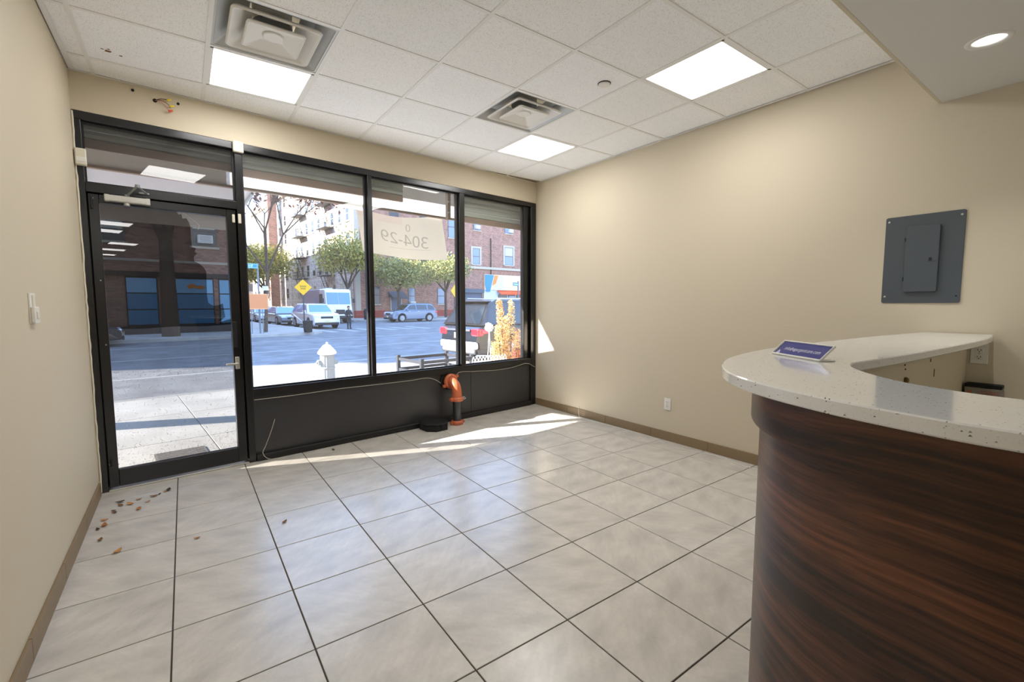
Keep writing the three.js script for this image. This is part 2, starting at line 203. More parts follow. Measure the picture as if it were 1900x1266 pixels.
ventCells.forEach(([i, j], k) => {
  const [x, z] = cell(i, j), t = thing('air_diffuser', ['large square stepped air vent beside the light panel over the door side', 'square stepped air vent beside the far corner light panel'][k], 'air vent', [x, HC, z]);
  part(t, 'back_pan', squareLoft([[0.298, 0.004], [0.282, 0.002], [0.278, 0.008], [0.2, 0.07], [0.125, 0.085]], 0.06), M.grayMetal);
  part(t, 'duct_neck', [cyl(0.104, 0.104, 0.09, 0, 0.108, 0, 28, 'y', true), cyl(0.104, 0.104, 0.004, 0, 0.155, 0, 28)], M.grayMetal);
  part(t, 'outer_cone', squareLoft([[0.218, 0.006], [0.226, -0.006], [0.218, -0.014], [0.205, -0.008], [0.13, 0.046], [0.108, 0.06], [0.128, 0.05], [0.212, 0.0]], 0.12), M.diffuser);
  part(t, 'inner_plaque', squareLoft([[0.144, -0.008], [0.15, -0.018], [0.142, -0.024], [0.13, -0.019], [0.06, 0.004], [0.055, 0.005], [0.001, 0.005]], 0.14), M.diffuser);
  part(t, 'centre_disc', cyl(0.05, 0.058, 0.006, 0, 0.0, 0, 24), M.diffuser);
  for (const q of [1, -1]) part(t, 'hanger', bar([q * 0.1, 0.08, -q * 0.09], [q * 0.16, 0.012, -q * 0.16], 0.004), M.steel);
});
{
  const t = thing('concealed_sprinkler', 'small round white sprinkler cover flush in the ceiling tile', 'sprinkler', [3.514, HC - 0.004, 2.346]);
  part(t, 'cover', lathe([[0, -0.006], [0.034, -0.006], [0.041, -0.003], [0.042, 0.002]], 28), M.white);
  part(t, 'gap_ring', cyl(0.046, 0.046, 0.004, 0, 0.0055, 0, 28), M.dark);
}
// dropped soffit over the counter
{
  const t = struct(node('trim_1'));
  const hole = shapeOf([[2.56, -3.86], [xr(4) - 0.002, -3.86], [xr(7) - 0.002, -7.2], [2.56, -7.2]]);
  part(t, 'soffit_face', [span(2.56, xr(3.86) - 0.002, 2.54, 2.872, 3.86, 3.875), span(2.56, 2.575, 2.54, 2.872, 3.875, 7.2)], M.wall);
  const h = new THREE.Path(); h.absarc(4.11, -4.172, 0.062, 0, Math.PI * 2, true); hole.holes.push(h);
  part(t, 'soffit_underside', new THREE.ExtrudeGeometry(hole, { depth: 0.016, bevelEnabled: false, curveSegments: 24 }).rotateX(-Math.PI / 2).translate(0, 2.541, 0), M.soffit);
  const d = thing('recessed_downlight', 'small round recessed downlight in the dropped soffit', 'downlight', [4.11, 2.54, 4.172]);
  part(d, 'trim_ring', lathe([[0.058, 0.004], [0.062, -0.004], [0.078, -0.004], [0.082, 0.001]], 32), M.white);
  part(d, 'baffle', cyl(0.06, 0.052, 0.05, 0, 0.028, 0, 32, 'y', true), M.white);
  part(d, 'lens', cyl(0.05, 0.05, 0.004, 0, 0.04, 0, 28), new THREE.MeshStandardMaterial({ color: '#ffffff', emissive: new THREE.Color(0.95, 0.98, 1), emissiveIntensity: 4 }));
  const l = new THREE.SpotLight(new THREE.Color(0.95, 0.98, 1), 2.2, 0, 0.9, 0.6); l.position.set(0, 0.034, 0); l.castShadow = true; l.target.position.set(0, -2, 0); d.add(l, l.target);
}
// tiled baseboards
const baseTile = std('#8a7557', 0.5, { bumpMap: fineBump, bumpScale: 0.0006 });
{
  const b = struct(node('baseboard_right')), r = struct(node('baseboard_left'));
  for (let z = 0.02; z < 6; z += 0.61) part(b, 'baseboard_tile', prism([[xr(z) - 0.012, z], [xr(z + 0.606) - 0.012, z + 0.606], [xr(z + 0.606) - 0.001, z + 0.606], [xr(z) - 0.001, z]], 0.0005, 0.088, 0.001), baseTile);
  for (let z = 0.5; z < 6; z += 0.61) part(r, 'baseboard_tile', prism([[xl(z) + 0.001, z], [xl(z + 0.606) + 0.001, z + 0.606], [xl(z + 0.606) + 0.012, z + 0.606], [xl(z) + 0.012, z]], 0.0005, 0.092, 0.001), baseTile);
}
// ---------------------------------------------------------------- storefront: frame, glass, door
const clean = (() => { const r = rng(55), n = fbm(4, 56, 5); return paint(512, 512, (g, w, h) => { const im = g.createImageData(w, h); for (let y = 0; y < h; y++) for (let x = 0; x < w; x++) { const v = 238 + 22 * (n(x / w, y / h) - 0.5), k = (y * w + x) * 4; im.data[k] = im.data[k + 1] = im.data[k + 2] = v; im.data[k + 3] = 255; } g.putImageData(im, 0, 0); for (let i = 0; i < 160; i++) { g.fillStyle = `rgba(120,120,120,${r() * 0.6})`; const s = 0.6 + r() * 1.1; g.fillRect(r() * w, r() * h, s, s * (1 + r() * 2)); } }, false); })();
const glassM = phys('#ffffff', 0, { transmission: 1, thickness: 0, ior: 1.55, transmissionMap: clean });
const darkGlassM = phys('#c9c7c8', 0, { transmission: 1, thickness: 0, ior: 1.55, transmissionMap: clean });
const scratched = (() => { const r = rng(77), n = fbm(3, 78, 5), streak = noise2(64, 79); return paint(768, 1920, (g, w, h) => {
  const im = g.createImageData(w, h); for (let y = 0; y < h; y++) for (let x = 0; x < w; x++) { const v = 224 + 40 * (n(x / w, y / h) - 0.5) - 20 * Math.max(0, streak(x / w, 0.2) - 0.72) * 3, k = (y * w + x) * 4; im.data[k] = im.data[k + 1] = im.data[k + 2] = v; im.data[k + 3] = 255; } g.putImageData(im, 0, 0);
  const spot = (x, y, a) => { g.strokeStyle = `rgba(0,0,0,${a})`; g.lineWidth = 0.8 + r() * 1.8; const q = r() * 6.3, l = r() < 0.8 ? 1 + r() * 5 : 6 + r() * 22; g.beginPath(); g.moveTo(x, y); g.quadraticCurveTo(x + Math.cos(q) * l * 0.5 + r() * 3, y + Math.sin(q) * l * 0.5, x + Math.cos(q) * l, y + Math.sin(q) * l); g.stroke(); };
  for (let i = 0; i < 520; i++) spot(r() * w, h * (0.62 + 0.38 * r()), 0.5 + r() * 0.5);           // scuffs and flecks low on the pane
  for (let i = 0; i < 420; i++) spot(r() * w, h * (0.9 + 0.1 * Math.sqrt(r())), 0.7);
  for (let i = 0; i < 150; i++) spot(r() * w, h * (0.635 + 0.02 * r() - 0.012 * r()), 0.8);
  for (let i = 0; i < 90; i++) spot(r() * w, h * r(), 0.35);
  g.strokeStyle = 'rgba(20,20,20,0.9)'; g.lineWidth = 5; g.beginPath(); g.moveTo(w * 0.63, h * 0.005); g.quadraticCurveTo(w * 0.72, h * 0.03, w * 0.76, h * 0.05); g.lineTo(w * 0.745, h * 0.066); g.stroke();   // peeling tape
  g.lineWidth = 1.2; for (let k = 0; k < 14; k++) { g.strokeStyle = 'rgba(90,90,90,0.5)'; g.beginPath(); g.ellipse(w * 0.82, h * 0.565, w * (0.03 + k * 0.011), h * (0.006 + k * 0.004), 0.1, k * 1.7, k * 1.7 + 3.6); g.stroke(); }   // wiped smear
}, false); })();
const doorGlassM = phys('#a2a19f', 0, { transmission: 1, thickness: 0, ior: 1.5, transmissionMap: scratched });
function pane(parent, name, s0, s1, y0, y1, o, m) { const g = new THREE.PlaneGeometry(s1 - s0, y1 - y0).translate((s0 + s1) / 2, (y0 + y1) / 2, o); return part(parent, name, g, m, true); }
const front = (name) => { const g = node(name, at(0, 0, 0), TH); return struct(g); };
const fr = front('trim_2');
part(fr, 'head_rail', span(0.004, SL - 0.002, 2.566, 2.62, -0.105, 0.006, 0.004), M.black);
part(fr, 'left_jamb', span(0.004, 0.044, 0, 2.566, -0.105, 0.006, 0.004), M.black);
part(fr, 'post', span(0.932, 0.984, 0, 2.566, -0.105, 0.008, 0.004), M.black);
part(fr, 'mullion', span(2.038, 2.082, 0.622, 2.566, -0.105, 0.008, 0.004), M.black);
part(fr, 'mullion', span(3.112, 3.178, 0.622, 2.566, -0.105, 0.008, 0.004), M.black);
part(fr, 'right_jamb', span(4.135, 4.215, 0.622, 2.566, -0.105, -0.03, 0.004), M.black);
part(fr, 'right_jamb_cover', span(4.222, SL - 0.002, 0.0, 2.566, -0.105, 0.006, 0.004), M.black);
part(fr, 'sill_rail', span(0.984, 4.222, 0.545, 0.622, -0.105, 0.006, 0.004), M.black);
part(fr, 'transom_bar', span(0.044, 0.932, 2.095, 2.158, -0.105, 0.008, 0.004), M.black);
const kickM = phys('#303032', 0.42, { clearcoat: 0.2, clearcoatRoughness: 0.35, bumpMap: fineBump, bumpScale: 0.0012 });
for (const [a, b, c, d] of [[0.03, 0.064, 0.012, 2.095], [0.912, 0.936, 0.012, 2.095], [0.06, 0.916, 2.076, 2.1]]) part(fr, 'door_stop', span(a, b, c, d, -0.1, -0.074), M.blackDull);
part(fr, 'kick_panel', span(0.986, 3.262, 0.03, 0.545, -0.1, -0.02), kickM);
part(fr, 'kick_panel', span(3.266, 4.222, 0.03, 0.545, -0.1, -0.018), kickM);
part(fr, 'base_rail', span(0.986, 4.222, 0.001, 0.058, -0.1, 0.022, 0.008), M.blackDull);
for (const [s0, s1, y0, y1] of [[0.984, 2.038, 0.622, 2.566], [2.082, 3.112, 0.622, 2.566], [3.178, 4.135, 0.622, 2.566], [0.044, 0.932, 2.158, 2.566]]) {
  const w = front('window_' + ((used.get('winno') ?? 0) + 1)); used.set('winno', (used.get('winno') ?? 0) + 1);
  pane(w, 'pane', s0 + 0.004, s1 - 0.004, y0 + 0.004, y1 - 0.004, -0.055, y0 > 2 ? darkGlassM : glassM);
  for (const [a, b, c, d] of [[s0 + 0.0005, s1 - 0.0005, y0 + 0.0005, y0 + 0.012], [s0 + 0.0005, s1 - 0.0005, y1 - 0.012, y1 - 0.0005], [s0 + 0.0005, s0 + 0.012, y0 + 0.012, y1 - 0.012], [s1 - 0.012, s1 - 0.0005, y0 + 0.012, y1 - 0.012]]) part(w, 'glazing_stop', span(a, b, c, d, -0.05, -0.03), M.blackDull);
}
{
  const d = front('door_1');
  part(d, 'stile', span(0.05, 0.106, 0.02, 2.09, -0.07, -0.018, 0.004), M.black);
  part(d, 'stile', span(0.86, 0.926, 0.02, 2.09, -0.07, -0.018, 0.004), M.black);
  part(d, 'top_rail', span(0.106, 0.86, 2.032, 2.09, -0.07, -0.018, 0.004), M.black);
  part(d, 'bottom_rail', span(0.106, 0.86, 0.02, 0.142, -0.07, -0.018, 0.004), M.black);
  pane(d, 'door_glass', 0.1, 0.866, 0.136, 2.038, -0.046, doorGlassM);
  const film = phys('#a19d98', 0, { transmission: 1, thickness: 0 });
  const torn = [[0.107, 2.031], [0.54, 2.031], [0.552, 2.012], [0.57, 2.018], [0.575, 1.985], [0.599, 1.99], [0.612, 1.965], [0.622, 1.93], [0.62, 1.85], [0.624, 1.775], [0.648, 1.768], [0.64, 1.74], [0.655, 1.728], [0.632, 1.7], [0.634, 1.665], [0.665, 1.65], [0.693, 1.622], [0.708, 1.59], [0.706, 1.5], [0.704, 1.4], [0.71, 1.345], [0.735, 1.325], [0.768, 1.322], [0.808, 1.34], [0.82, 1.23], [0.775, 1.19], [0.83, 1.205], [0.859, 1.215], [0.859, 1.17], [0.7, 1.16], [0.5, 1.165], [0.3, 1.155], [0.107, 1.16]];
  part(d, 'tint_film', new THREE.ShapeGeometry(shapeOf(torn)).translate(0, 0, -0.0435), film).userData.label = 'torn remains of dark tint film';
  part(d, 'pull_plate', rb(0.036, 0.215, 0.012, 0.876, 1.085, -0.011, 0.003), M.blackDull);
  const lk = part(d, 'lever_plate', rb(0.03, 0.1, 0.012, 0.885, 0.852, -0.011, 0.003), M.alu);
  part(lk, 'lever', [rb(0.09, 0.016, 0.012, 0.845, 0.846, 0.012, 0.004), cyl(0.009, 0.009, 0.02, 0.885, 0.846, 0.0, 12, 'z')], M.alu);
  for (const [h, y] of [[0.09, 2.03], [0.05, 0.2]]) part(d, 'hinge_leaf', rb(0.014, h, 0.012, 0.068, y, -0.012), M.blackDull);
  for (const [s, y] of [[0.075, 2.06], [0.085, 1.5], [0.088, 1.05], [0.06, 0.19]]) part(d, 'screw', cyl(0.005, 0.005, 0.004, s, y, -0.017, 10, 'z'), M.steel);
  part(d, 'threshold', span(0.046, 0.93, 0.0008, 0.012, -0.11, 0.012, 0.003), M.alu);
  const cl = part(d, 'door_closer', [rb(0.235, 0.046, 0.05, 0.258, 2.067, 0.008, 0.008), cyl(0.018, 0.018, 0.018, 0.253, 2.036, 0.008, 16), rb(0.03, 0.048, 0.052, 0.148, 2.067, 0.008, 0.006), rb(0.03, 0.048, 0.052, 0.368, 2.067, 0.008, 0.006)], M.alu);
  part(cl, 'closer_arm', [bar([0.255, 2.096, 0.012], [0.312, 2.15, 0.12], 0.008), bar([0.312, 2.15, 0.12], [0.365, 2.125, 0.018], 0.007), rb(0.06, 0.014, 0.01, 0.352, 2.126, 0.012), cyl(0.014, 0.014, 0.02, 0.312, 2.15, 0.12, 12), cyl(0.014, 0.014, 0.02, 0.255, 2.093, 0.012, 12)], M.steel);
}
{ // paint ridge between the left wall and the jamb, where the edge is rough
  const r = rng(8), pts = []; for (let k = 0; k <= 60; k++) pts.push([0.0035 + r() * 0.004, k / 60 * 2.6 + 0.01, 0.008 + r() * 0.006]);
  struct(mesh('trim_3', tube(pts, 0.006, 180, 5).rotateY(TH).translate(FL.x, 0, FL.z), M.cream));
}
function box3(name, label, cat, s, y, o, w, h, d, m, extra) { const t = out(name, label, cat, s, y, o); part(t, 'body', rb(w, h, d, 0, 0, 0, Math.min(w, h, d) * 0.22, 2), m); extra?.(t); return t; }
box3('motion_sensor', 'white rounded sensor on the left door jamb near the wall corner', 'sensor', 0.032, 2.312, 0.028, 0.058, 0.11, 0.042, M.cream, (t) => part(t, 'lens_band', rb(0.05, 0.03, 0.006, 0, -0.018, 0.02, 0.002), M.white));
box3('alarm_box', 'small white square alarm box at the top of the door post', 'alarm box', 0.957, 2.582, 0.024, 0.074, 0.085, 0.03, M.cream, (t) => part(t, 'screw', cyl(0.004, 0.004, 0.003, 0, 0.026, 0.0155, 8, 'z'), M.steel));
{ const t = out('door_contact', 'pair of white magnetic contacts at the upper door corner', 'door contact', 0.915, 2.02, 0); part(t, 'magnet', rb(0.02, 0.065, 0.018, -0.008, 0, -0.0085, 0.004), M.cream); part(t, 'switch', rb(0.022, 0.075, 0.018, 0.03, 0, 0.0175, 0.004), M.cream); }
{ const t = out('wire_bundle', 'loose wires with coloured connectors sticking out of the wall above the transom', 'wires', 0.449, 2.8, 0);
  part(t, 'hole', cyl(0.013, 0.013, 0.004, 0, 0, 0.002, 14, 'z'), M.rubber);
  for (const [dx, dy, c, w] of [[0.07, 0.018, '#e8d23a', '#222222'], [0.085, -0.022, '#e8d23a', '#8a6a3a'], [0.075, -0.058, '#d8502a', '#d99a94']]) { const wi = part(t, 'wire', tube([[0, 0, 0.002], [dx * 0.4, dy * 0.2 + 0.006, 0.03], [dx, dy, 0.03]], 0.0025), std(w, 0.5)); part(wi, 'connector', lathe([[0.002, -0.016], [0.009, -0.014], [0.006, 0.012], [0.001, 0.014]], 10).rotateZ(-1.2).translate(dx + 0.012, dy, 0.03), std(c, 0.4)); } }
for (const [s, y] of [[0.327, 2.835], [0.585, 2.815]]) tag(mesh('wall_anchor', cyl(0.009, 0.009, 0.006, 0, 0, 0, 12, 'z').rotateY(TH).translate(...at(s, y, 0.003)), M.rubber), 'dark empty screw anchor in the wall above the transom', 'anchor', 'anchors above the transom');

// fire department pipe and things by the kick panel
{
  const orange = phys('#c2643e', 0.4, { clearcoat: 0.4, bumpMap: fineBump, bumpScale: 0.001 }), t = out('standpipe', 'orange elbow on a black standpipe rising beside the kick panel', 'pipe', 2.945, 0, 0.15);
  part(t, 'pipe', cyl(0.046, 0.046, 0.3, 0, 0.16, 0, 24), phys('#2a2c2d', 0.35, { clearcoat: 0.3 }));
  const b = part(t, 'base_coupling', [lathe([[0.048, 0], [0.066, 0.002], [0.068, 0.03], [0.06, 0.045], [0.048, 0.046]], 24)], orange);
  for (const q of [-1, 1]) part(b, 'bolt', [cyl(0.01, 0.01, 0.05, q * 0.078, 0.022, 0, 8, 'z'), rb(0.03, 0.035, 0.03, q * 0.07, 0.022, 0)], orange);
  part(t, 'elbow', [tube([[0, 0.29, 0], [0, 0.36, 0], [0, 0.43, -0.025], [0, 0.465, -0.09], [0, 0.468, -0.14]], 0.054, 20, 20)], orange);
  const u = part(t, 'lower_coupling', lathe([[0.05, 0.262], [0.07, 0.264], [0.073, 0.29], [0.066, 0.308], [0.05, 0.31]], 24), orange);
  for (const q of [-1, 1]) part(u, 'bolt', [rb(0.034, 0.034, 0.03, q * 0.078, 0.286, 0.01), cyl(0.008, 0.008, 0.06, q * 0.088, 0.286, 0.01, 8, 'z')], q < 0 ? orange : M.steel);
  const w = part(t, 'wall_coupling', lathe([[0.05, -0.022], [0.082, -0.02], [0.086, 0], [0.08, 0.018], [0.06, 0.024], [0.05, 0.024]], 24).rotateX(Math.PI / 2).translate(0, 0.468, -0.115), orange);
  for (const [x, y] of [[0.08, 0.52], [-0.085, 0.42]]) part(w, 'bolt', rb(0.034, 0.034, 0.03, x, y, -0.115), orange);
  part(t, 'wall_flange', cyl(0.1, 0.1, 0.012, -0.01, 0.468, -0.16, 24, 'z'), M.rubber);
}
{ const t = out('bait_station', 'low black plastic bait box with cut corners beside the standpipe', 'bait box', 2.66, 0, 0.165);
  part(t, 'body', prism([[-0.135, -0.11], [0.135, -0.11], [0.135, 0.02], [0.075, 0.11], [-0.06, 0.11], [-0.135, 0.03]], 0.0005, 0.058, 0.004), M.rubber);
  part(t, 'lid', prism([[-0.138, -0.113], [0.138, -0.113], [0.138, 0.022], [0.077, 0.113], [-0.062, 0.113], [-0.138, 0.032]], 0.06, 0.082, 0.006), M.rubber);
  part(t, 'latch', rb(0.03, 0.04, 0.01, 0.01, 0.05, 0.115), M.rubber); }
{ const P = (s, y, o) => at(s, y, o); const t = tag(mesh('thin_cable', tube([P(0.99, 0.53, 0.004), P(1.3, 0.528, 0.006), P(1.7, 0.535, 0.008), P(2.1, 0.53, 0.008), P(2.45, 0.528, 0.01), P(2.66, 0.532, 0.014), P(2.76, 0.5, 0.02), P(2.815, 0.46, 0.03)], 0.0026, 90, 6), M.wire), 'thin pale cable strung along the sill left of the standpipe', 'cable');
  tag(mesh('thin_cable', tube([P(3.035, 0.5, 0.015), P(3.06, 0.545, 0.01), P(3.3, 0.54, 0.006), P(3.62, 0.522, 0.004), P(3.9, 0.53, 0.004), P(4.13, 0.56, 0.006), P(4.2, 0.545, 0.006), P(4.29, 0.5, 0.01)], 0.0026, 90, 6), M.wire), 'thin pale cable strung along the sill right of the standpipe', 'cable');
  tag(mesh('thin_cable', tube([P(1.14, 0.34, 0.004), P(1.12, 0.28, 0.006), P(1.09, 0.2, 0.008), P(1.055, 0.12, 0.014), P(1.03, 0.07, 0.028), P(1.06, 0.02, 0.04), P(1.12, 0.004, 0.06), P(1.17, 0.004, 0.06)], 0.0026, 60, 6), M.wire), 'short loose pale cable hanging on the kick panel beside the door post', 'cable');
  tag(mesh('thin_cable', tube([[4.785, 0.12, 0.82], [4.777, 0.07, 0.826], [4.77, 0.012, 0.84], [4.74, 0.004, 0.9], [4.745, 0.004, 1.3], [4.76, 0.004, 1.8], [4.7, 0.004, 2.05], [4.63, 0.004, 2.2], [4.7, 0.004, 2.38], [4.74, 0.004, 2.62], [4.69, 0.004, 2.85], [4.73, 0.004, 3.1]], 0.003, 160, 6), M.white), 'white cable lying along the right baseboard', 'cable'); }

// ---------------------------------------------------------------- things on the walls
const plateM = std('#ebe8e0', 0.4);
function outletFace(t, m = plateM) { for (const y of [0.02, -0.02]) { const f = part(t, 'socket', rb(0.034, 0.028, 0.004, 0, y, 0.006, 0.002), m); part(f, 'slot', [bx(0.003, 0.009, 0.001, -0.007, y + 0.002, 0.0084), bx(0.003, 0.008, 0.001, 0.007, y + 0.002, 0.0084), cyl(0.0028, 0.0028, 0.001, 0, y - 0.008, 0.0083, 10, 'z')], M.dark); } part(t, 'screw', cyl(0.0035, 0.0035, 0.002, 0, 0, 0.0065, 8, 'z'), M.steel); }
{ const t = thing('wall_outlet', 'white double outlet low on the bare right wall', 'outlet', [xr(2.03) - 0.003, 0.359, 2.027], -Math.PI / 2); part(t, 'cover_plate', rb(0.074, 0.116, 0.006, 0, 0, 0.001, 0.003), plateM); outletFace(t); }
{ const t = thing('wall_outlet', 'white outlet plate under the counter top end, beside the battery', 'outlet', [xr(4.12) - 0.003, 1.035, 4.122], -Math.PI / 2); part(t, 'cover_plate', rb(0.074, 0.12, 0.008, 0, 0, 0.001, 0.003), plateM); outletFace(t); }
{ const t = thing('light_switch', 'white light switch plates, one overlapping the other, on the left wall', 'switch', [xl(1.86) + 0.003, 1.314, 1.862], Math.PI / 2);
  part(t, 'rear_plate', rb(0.09, 0.13, 0.006, 0.0, 0.003, 0.0, 0.002), plateM); part(t, 'switch_box', rb(0.074, 0.07, 0.014, -0.01, -0.026, 0.01, 0.004), plateM); part(t, 'rocker', rb(0.03, 0.05, 0.006, 0.0, 0.034, 0.005, 0.002), M.cream); part(t, 'dial', rb(0.04, 0.03, 0.004, -0.01, -0.026, 0.0185, 0.002), M.cream); }
{ // breaker panel
  const gr = phys('#4a5157', 0.45, { clearcoat: 0.1, bumpMap: fineBump, bumpScale: 0.0004 }), t = thing('breaker_panel', 'flat grey breaker panel with a small hinged door on the right wall', 'breaker panel', [xr(3.83) - 0.001, 1.61, 3.832], -Math.PI / 2);
  const rs = (w, h, r) => { const s = new THREE.Shape(); s.moveTo(-w + r, -h); s.lineTo(w - r, -h); s.absarc(w - r, -h + r, r, -Math.PI / 2, 0); s.lineTo(w, h - r); s.absarc(w - r, h - r, r, 0, Math.PI / 2); s.lineTo(-w + r, h); s.absarc(-w + r, h - r, r, Math.PI / 2, Math.PI); s.lineTo(-w, -h + r); s.absarc(-w + r, -h + r, r, Math.PI, Math.PI * 1.5); return s; };
  part(t, 'cover', ext(rs(0.19, 0.277, 0.012), 0.006, 0.0015).translate(0, 0, 0.003), gr);
  const d = part(t, 'door', ext(rs(0.081, 0.206, 0.01), 0.014, 0.002).translate(0.003, 0, 0.018), gr);
  part(d, 'latch', rb(0.014, 0.018, 0.003, 0.046, -0.006, 0.0255, 0.001), M.dark); part(d, 'door_seam', bx(0.052, 0.0016, 0.001, 0.056, -0.02, 0.0252), M.dark); for (const q of [-1, 1]) part(d, 'hinge', rb(0.008, 0.024, 0.006, -0.08, q * 0.125, 0.0235), M.dark);
  for (const [x, y] of [[-0.172, 0.248], [0.172, 0.248], [-0.172, -0.235]]) part(t, 'screw', cyl(0.006, 0.006, 0.004, x, y, 0.0075, 10, 'z'), M.alu);
  part(t, 'screw_hole', cyl(0.005, 0.005, 0.001, 0.172, -0.235, 0.0062, 10, 'z'), M.rubber);
}
// ---------------------------------------------------------------- reception counter
const V2 = (p) => new THREE.SplineCurve(p.map(([x, z]) => new THREE.Vector2(x, z)));
const outerPts = [[4.805, 3.872], [4.4, 3.835], [3.98, 3.805], [3.4, 3.785], [2.98, 3.79], [2.66, 3.83], [2.42, 3.9], [2.22, 4.02], [2.1, 4.165], [2.03, 4.32], [2.0, 4.44], [1.985, 4.55], [2.0, 4.68], [2.06, 4.84], [2.18, 5.02], [2.4, 5.24], [2.75, 5.46]];
const innerPts = [[4.805, 4.175], [4.3, 4.215], [3.3, 4.197], [2.76, 4.165], [2.67, 4.165], [2.58, 4.195], [2.48, 4.26], [2.39, 4.345], [2.335, 4.44], [2.315, 4.54], [2.335, 4.65], [2.4, 4.78], [2.5, 4.92], [2.68, 5.08], [2.95, 5.25]];
function offsetCurve(pts, d, n = 120) { const c = V2(pts), o = []; for (let k = 0; k <= n; k++) { const p = c.getPoint(k / n), t = c.getTangent(k / n); o.push([p.x + t.y * d, p.y - t.x * d]); } return o; }
function ribbon(line, y0, y1, th) { // a bent board standing on the plan line; uv: length and height in metres
  const v = [], uv = []; let s = 0;
  for (let k = 0; k + 1 < line.length; k++) {
    const [ax, az] = line[k], [bx_, bz] = line[k + 1], l = Math.hypot(bx_ - ax, bz - az), nx = (bz - az) / l * th, nz = (bx_ - ax) / l * -th, q = (pts, uvs) => { for (const i of [0, 1, 2, 0, 2, 3]) { v.push(...pts[i]); uv.push(...uvs[i]); } };
    const u0 = s, u1 = s + l; s = u1;
    q([[ax, y0, az], [bx_, y0, bz], [bx_, y1, bz], [ax, y1, az]], [[u0, y0], [u1, y0], [u1, y1], [u0, y1]]);
    q([[ax + nx, y1, az + nz], [bx_ + nx, y1, bz + nz], [bx_ + nx, y0, bz + nz], [ax + nx, y0, az + nz]], [[u0, y1], [u1, y1], [u1, y0], [u0, y0]]);
    q([[ax, y1, az], [bx_, y1, bz], [bx_ + nx, y1, bz + nz], [ax + nx, y1, az + nz]], [[u0, y1], [u1, y1], [u1, y1 + th], [u0, y1 + th]]);
    q([[ax, y0, az], [ax + nx, y0, az + nz], [bx_ + nx, y0, bz + nz], [bx_, y0, bz]], [[u0, y0], [u0, y0 - th], [u1, y0 - th], [u1, y0]]);
  }
  const g = new THREE.BufferGeometry(); g.setAttribute('position', new THREE.Float32BufferAttribute(v, 3)); g.setAttribute('uv', new THREE.Float32BufferAttribute(uv, 2)); g.computeVertexNormals();
  const n = g.attributes.normal; // smooth along the bend
  const key = new Map(); for (let i = 0; i < n.count; i++) { if (Math.abs(n.getY(i)) > 0.5) continue; const k = [v[i * 3].toFixed(4), v[i * 3 + 2].toFixed(4)].join(); const e = key.get(k) ?? [0, 0]; e[0] += n.getX(i); e[1] += n.getZ(i); key.set(k, e); }
  for (let i = 0; i < n.count; i++) { if (Math.abs(n.getY(i)) > 0.5) continue; const e = key.get([v[i * 3].toFixed(4), v[i * 3 + 2].toFixed(4)].join()), l = Math.hypot(e[0], e[1]) || 1; if (n.getX(i) * e[0] + n.getZ(i) * e[1] > 0) n.setXYZ(i, e[0] / l, 0, e[1] / l); }
  return g;
}
{
  const t = thing('reception_counter', 'curved dark wood reception counter with a speckled white quartz top', 'counter', [0, 0, 0]);
  const oc = V2(outerPts).getPoints(110).map((p) => [p.x, p.y]), ic = V2(innerPts).getPoints(110).map((p) => [p.x, p.y]);
  const clipX = ([x, z]) => [Math.min(x, xr(z) - 0.002), z];
  part(t, 'quartz_top', prism([...oc.map(clipX), ...ic.reverse().map(clipX)], 1.12, 1.15, 0.003), quartz).userData.label = 'speckled white quartz slab';
  const off = (d) => offsetCurve(outerPts, d).filter(([x, z]) => x < xr(z) - 0.01);
  part(t, 'upper_band', ribbon(off(0.084), 1.0, 1.1195, 0.02), wood, true); 
  part(t, 'front_panel', ribbon(off(0.108), 0.004, 1.0, 0.02), wood, true);
  part(t, 'inner_panel', span(2.8, xr(4) - 0.003, 0.004, 1.119, 4.04, 4.07), M.wall).userData.label = 'painted inner side of the counter';
  part(t, 'work_surface', span(3.0, xr(4) - 0.003, 0.7, 0.73, 4.0705, 4.6, 0.003), M.cream);
  part(t, 'bracket', [rb(0.03, 0.02, 0.012, 3.62, 0.99, 4.077), rb(0.012, 0.04, 0.012, 3.61, 0.985, 4.077)], std('#7d6526', 0.4, { metalness: 0.6 }));
  const rust = std('#6b5230', 0.6); for (const [x, y] of [[3.6, 1.06], [3.612, 1.04]]) part(t, 'old_screw', cyl(0.004, 0.004, 0.004, x, y, 4.0715, 8, 'z'), rust); for (const [w, h, x, y] of [[0.006, 0.04, 4.1, 0.98], [0.012, 0.016, 4.02, 1.05]]) part(t, 'glue_scrap', rb(w, h, 0.003, x, y, 4.0712), rust);
}
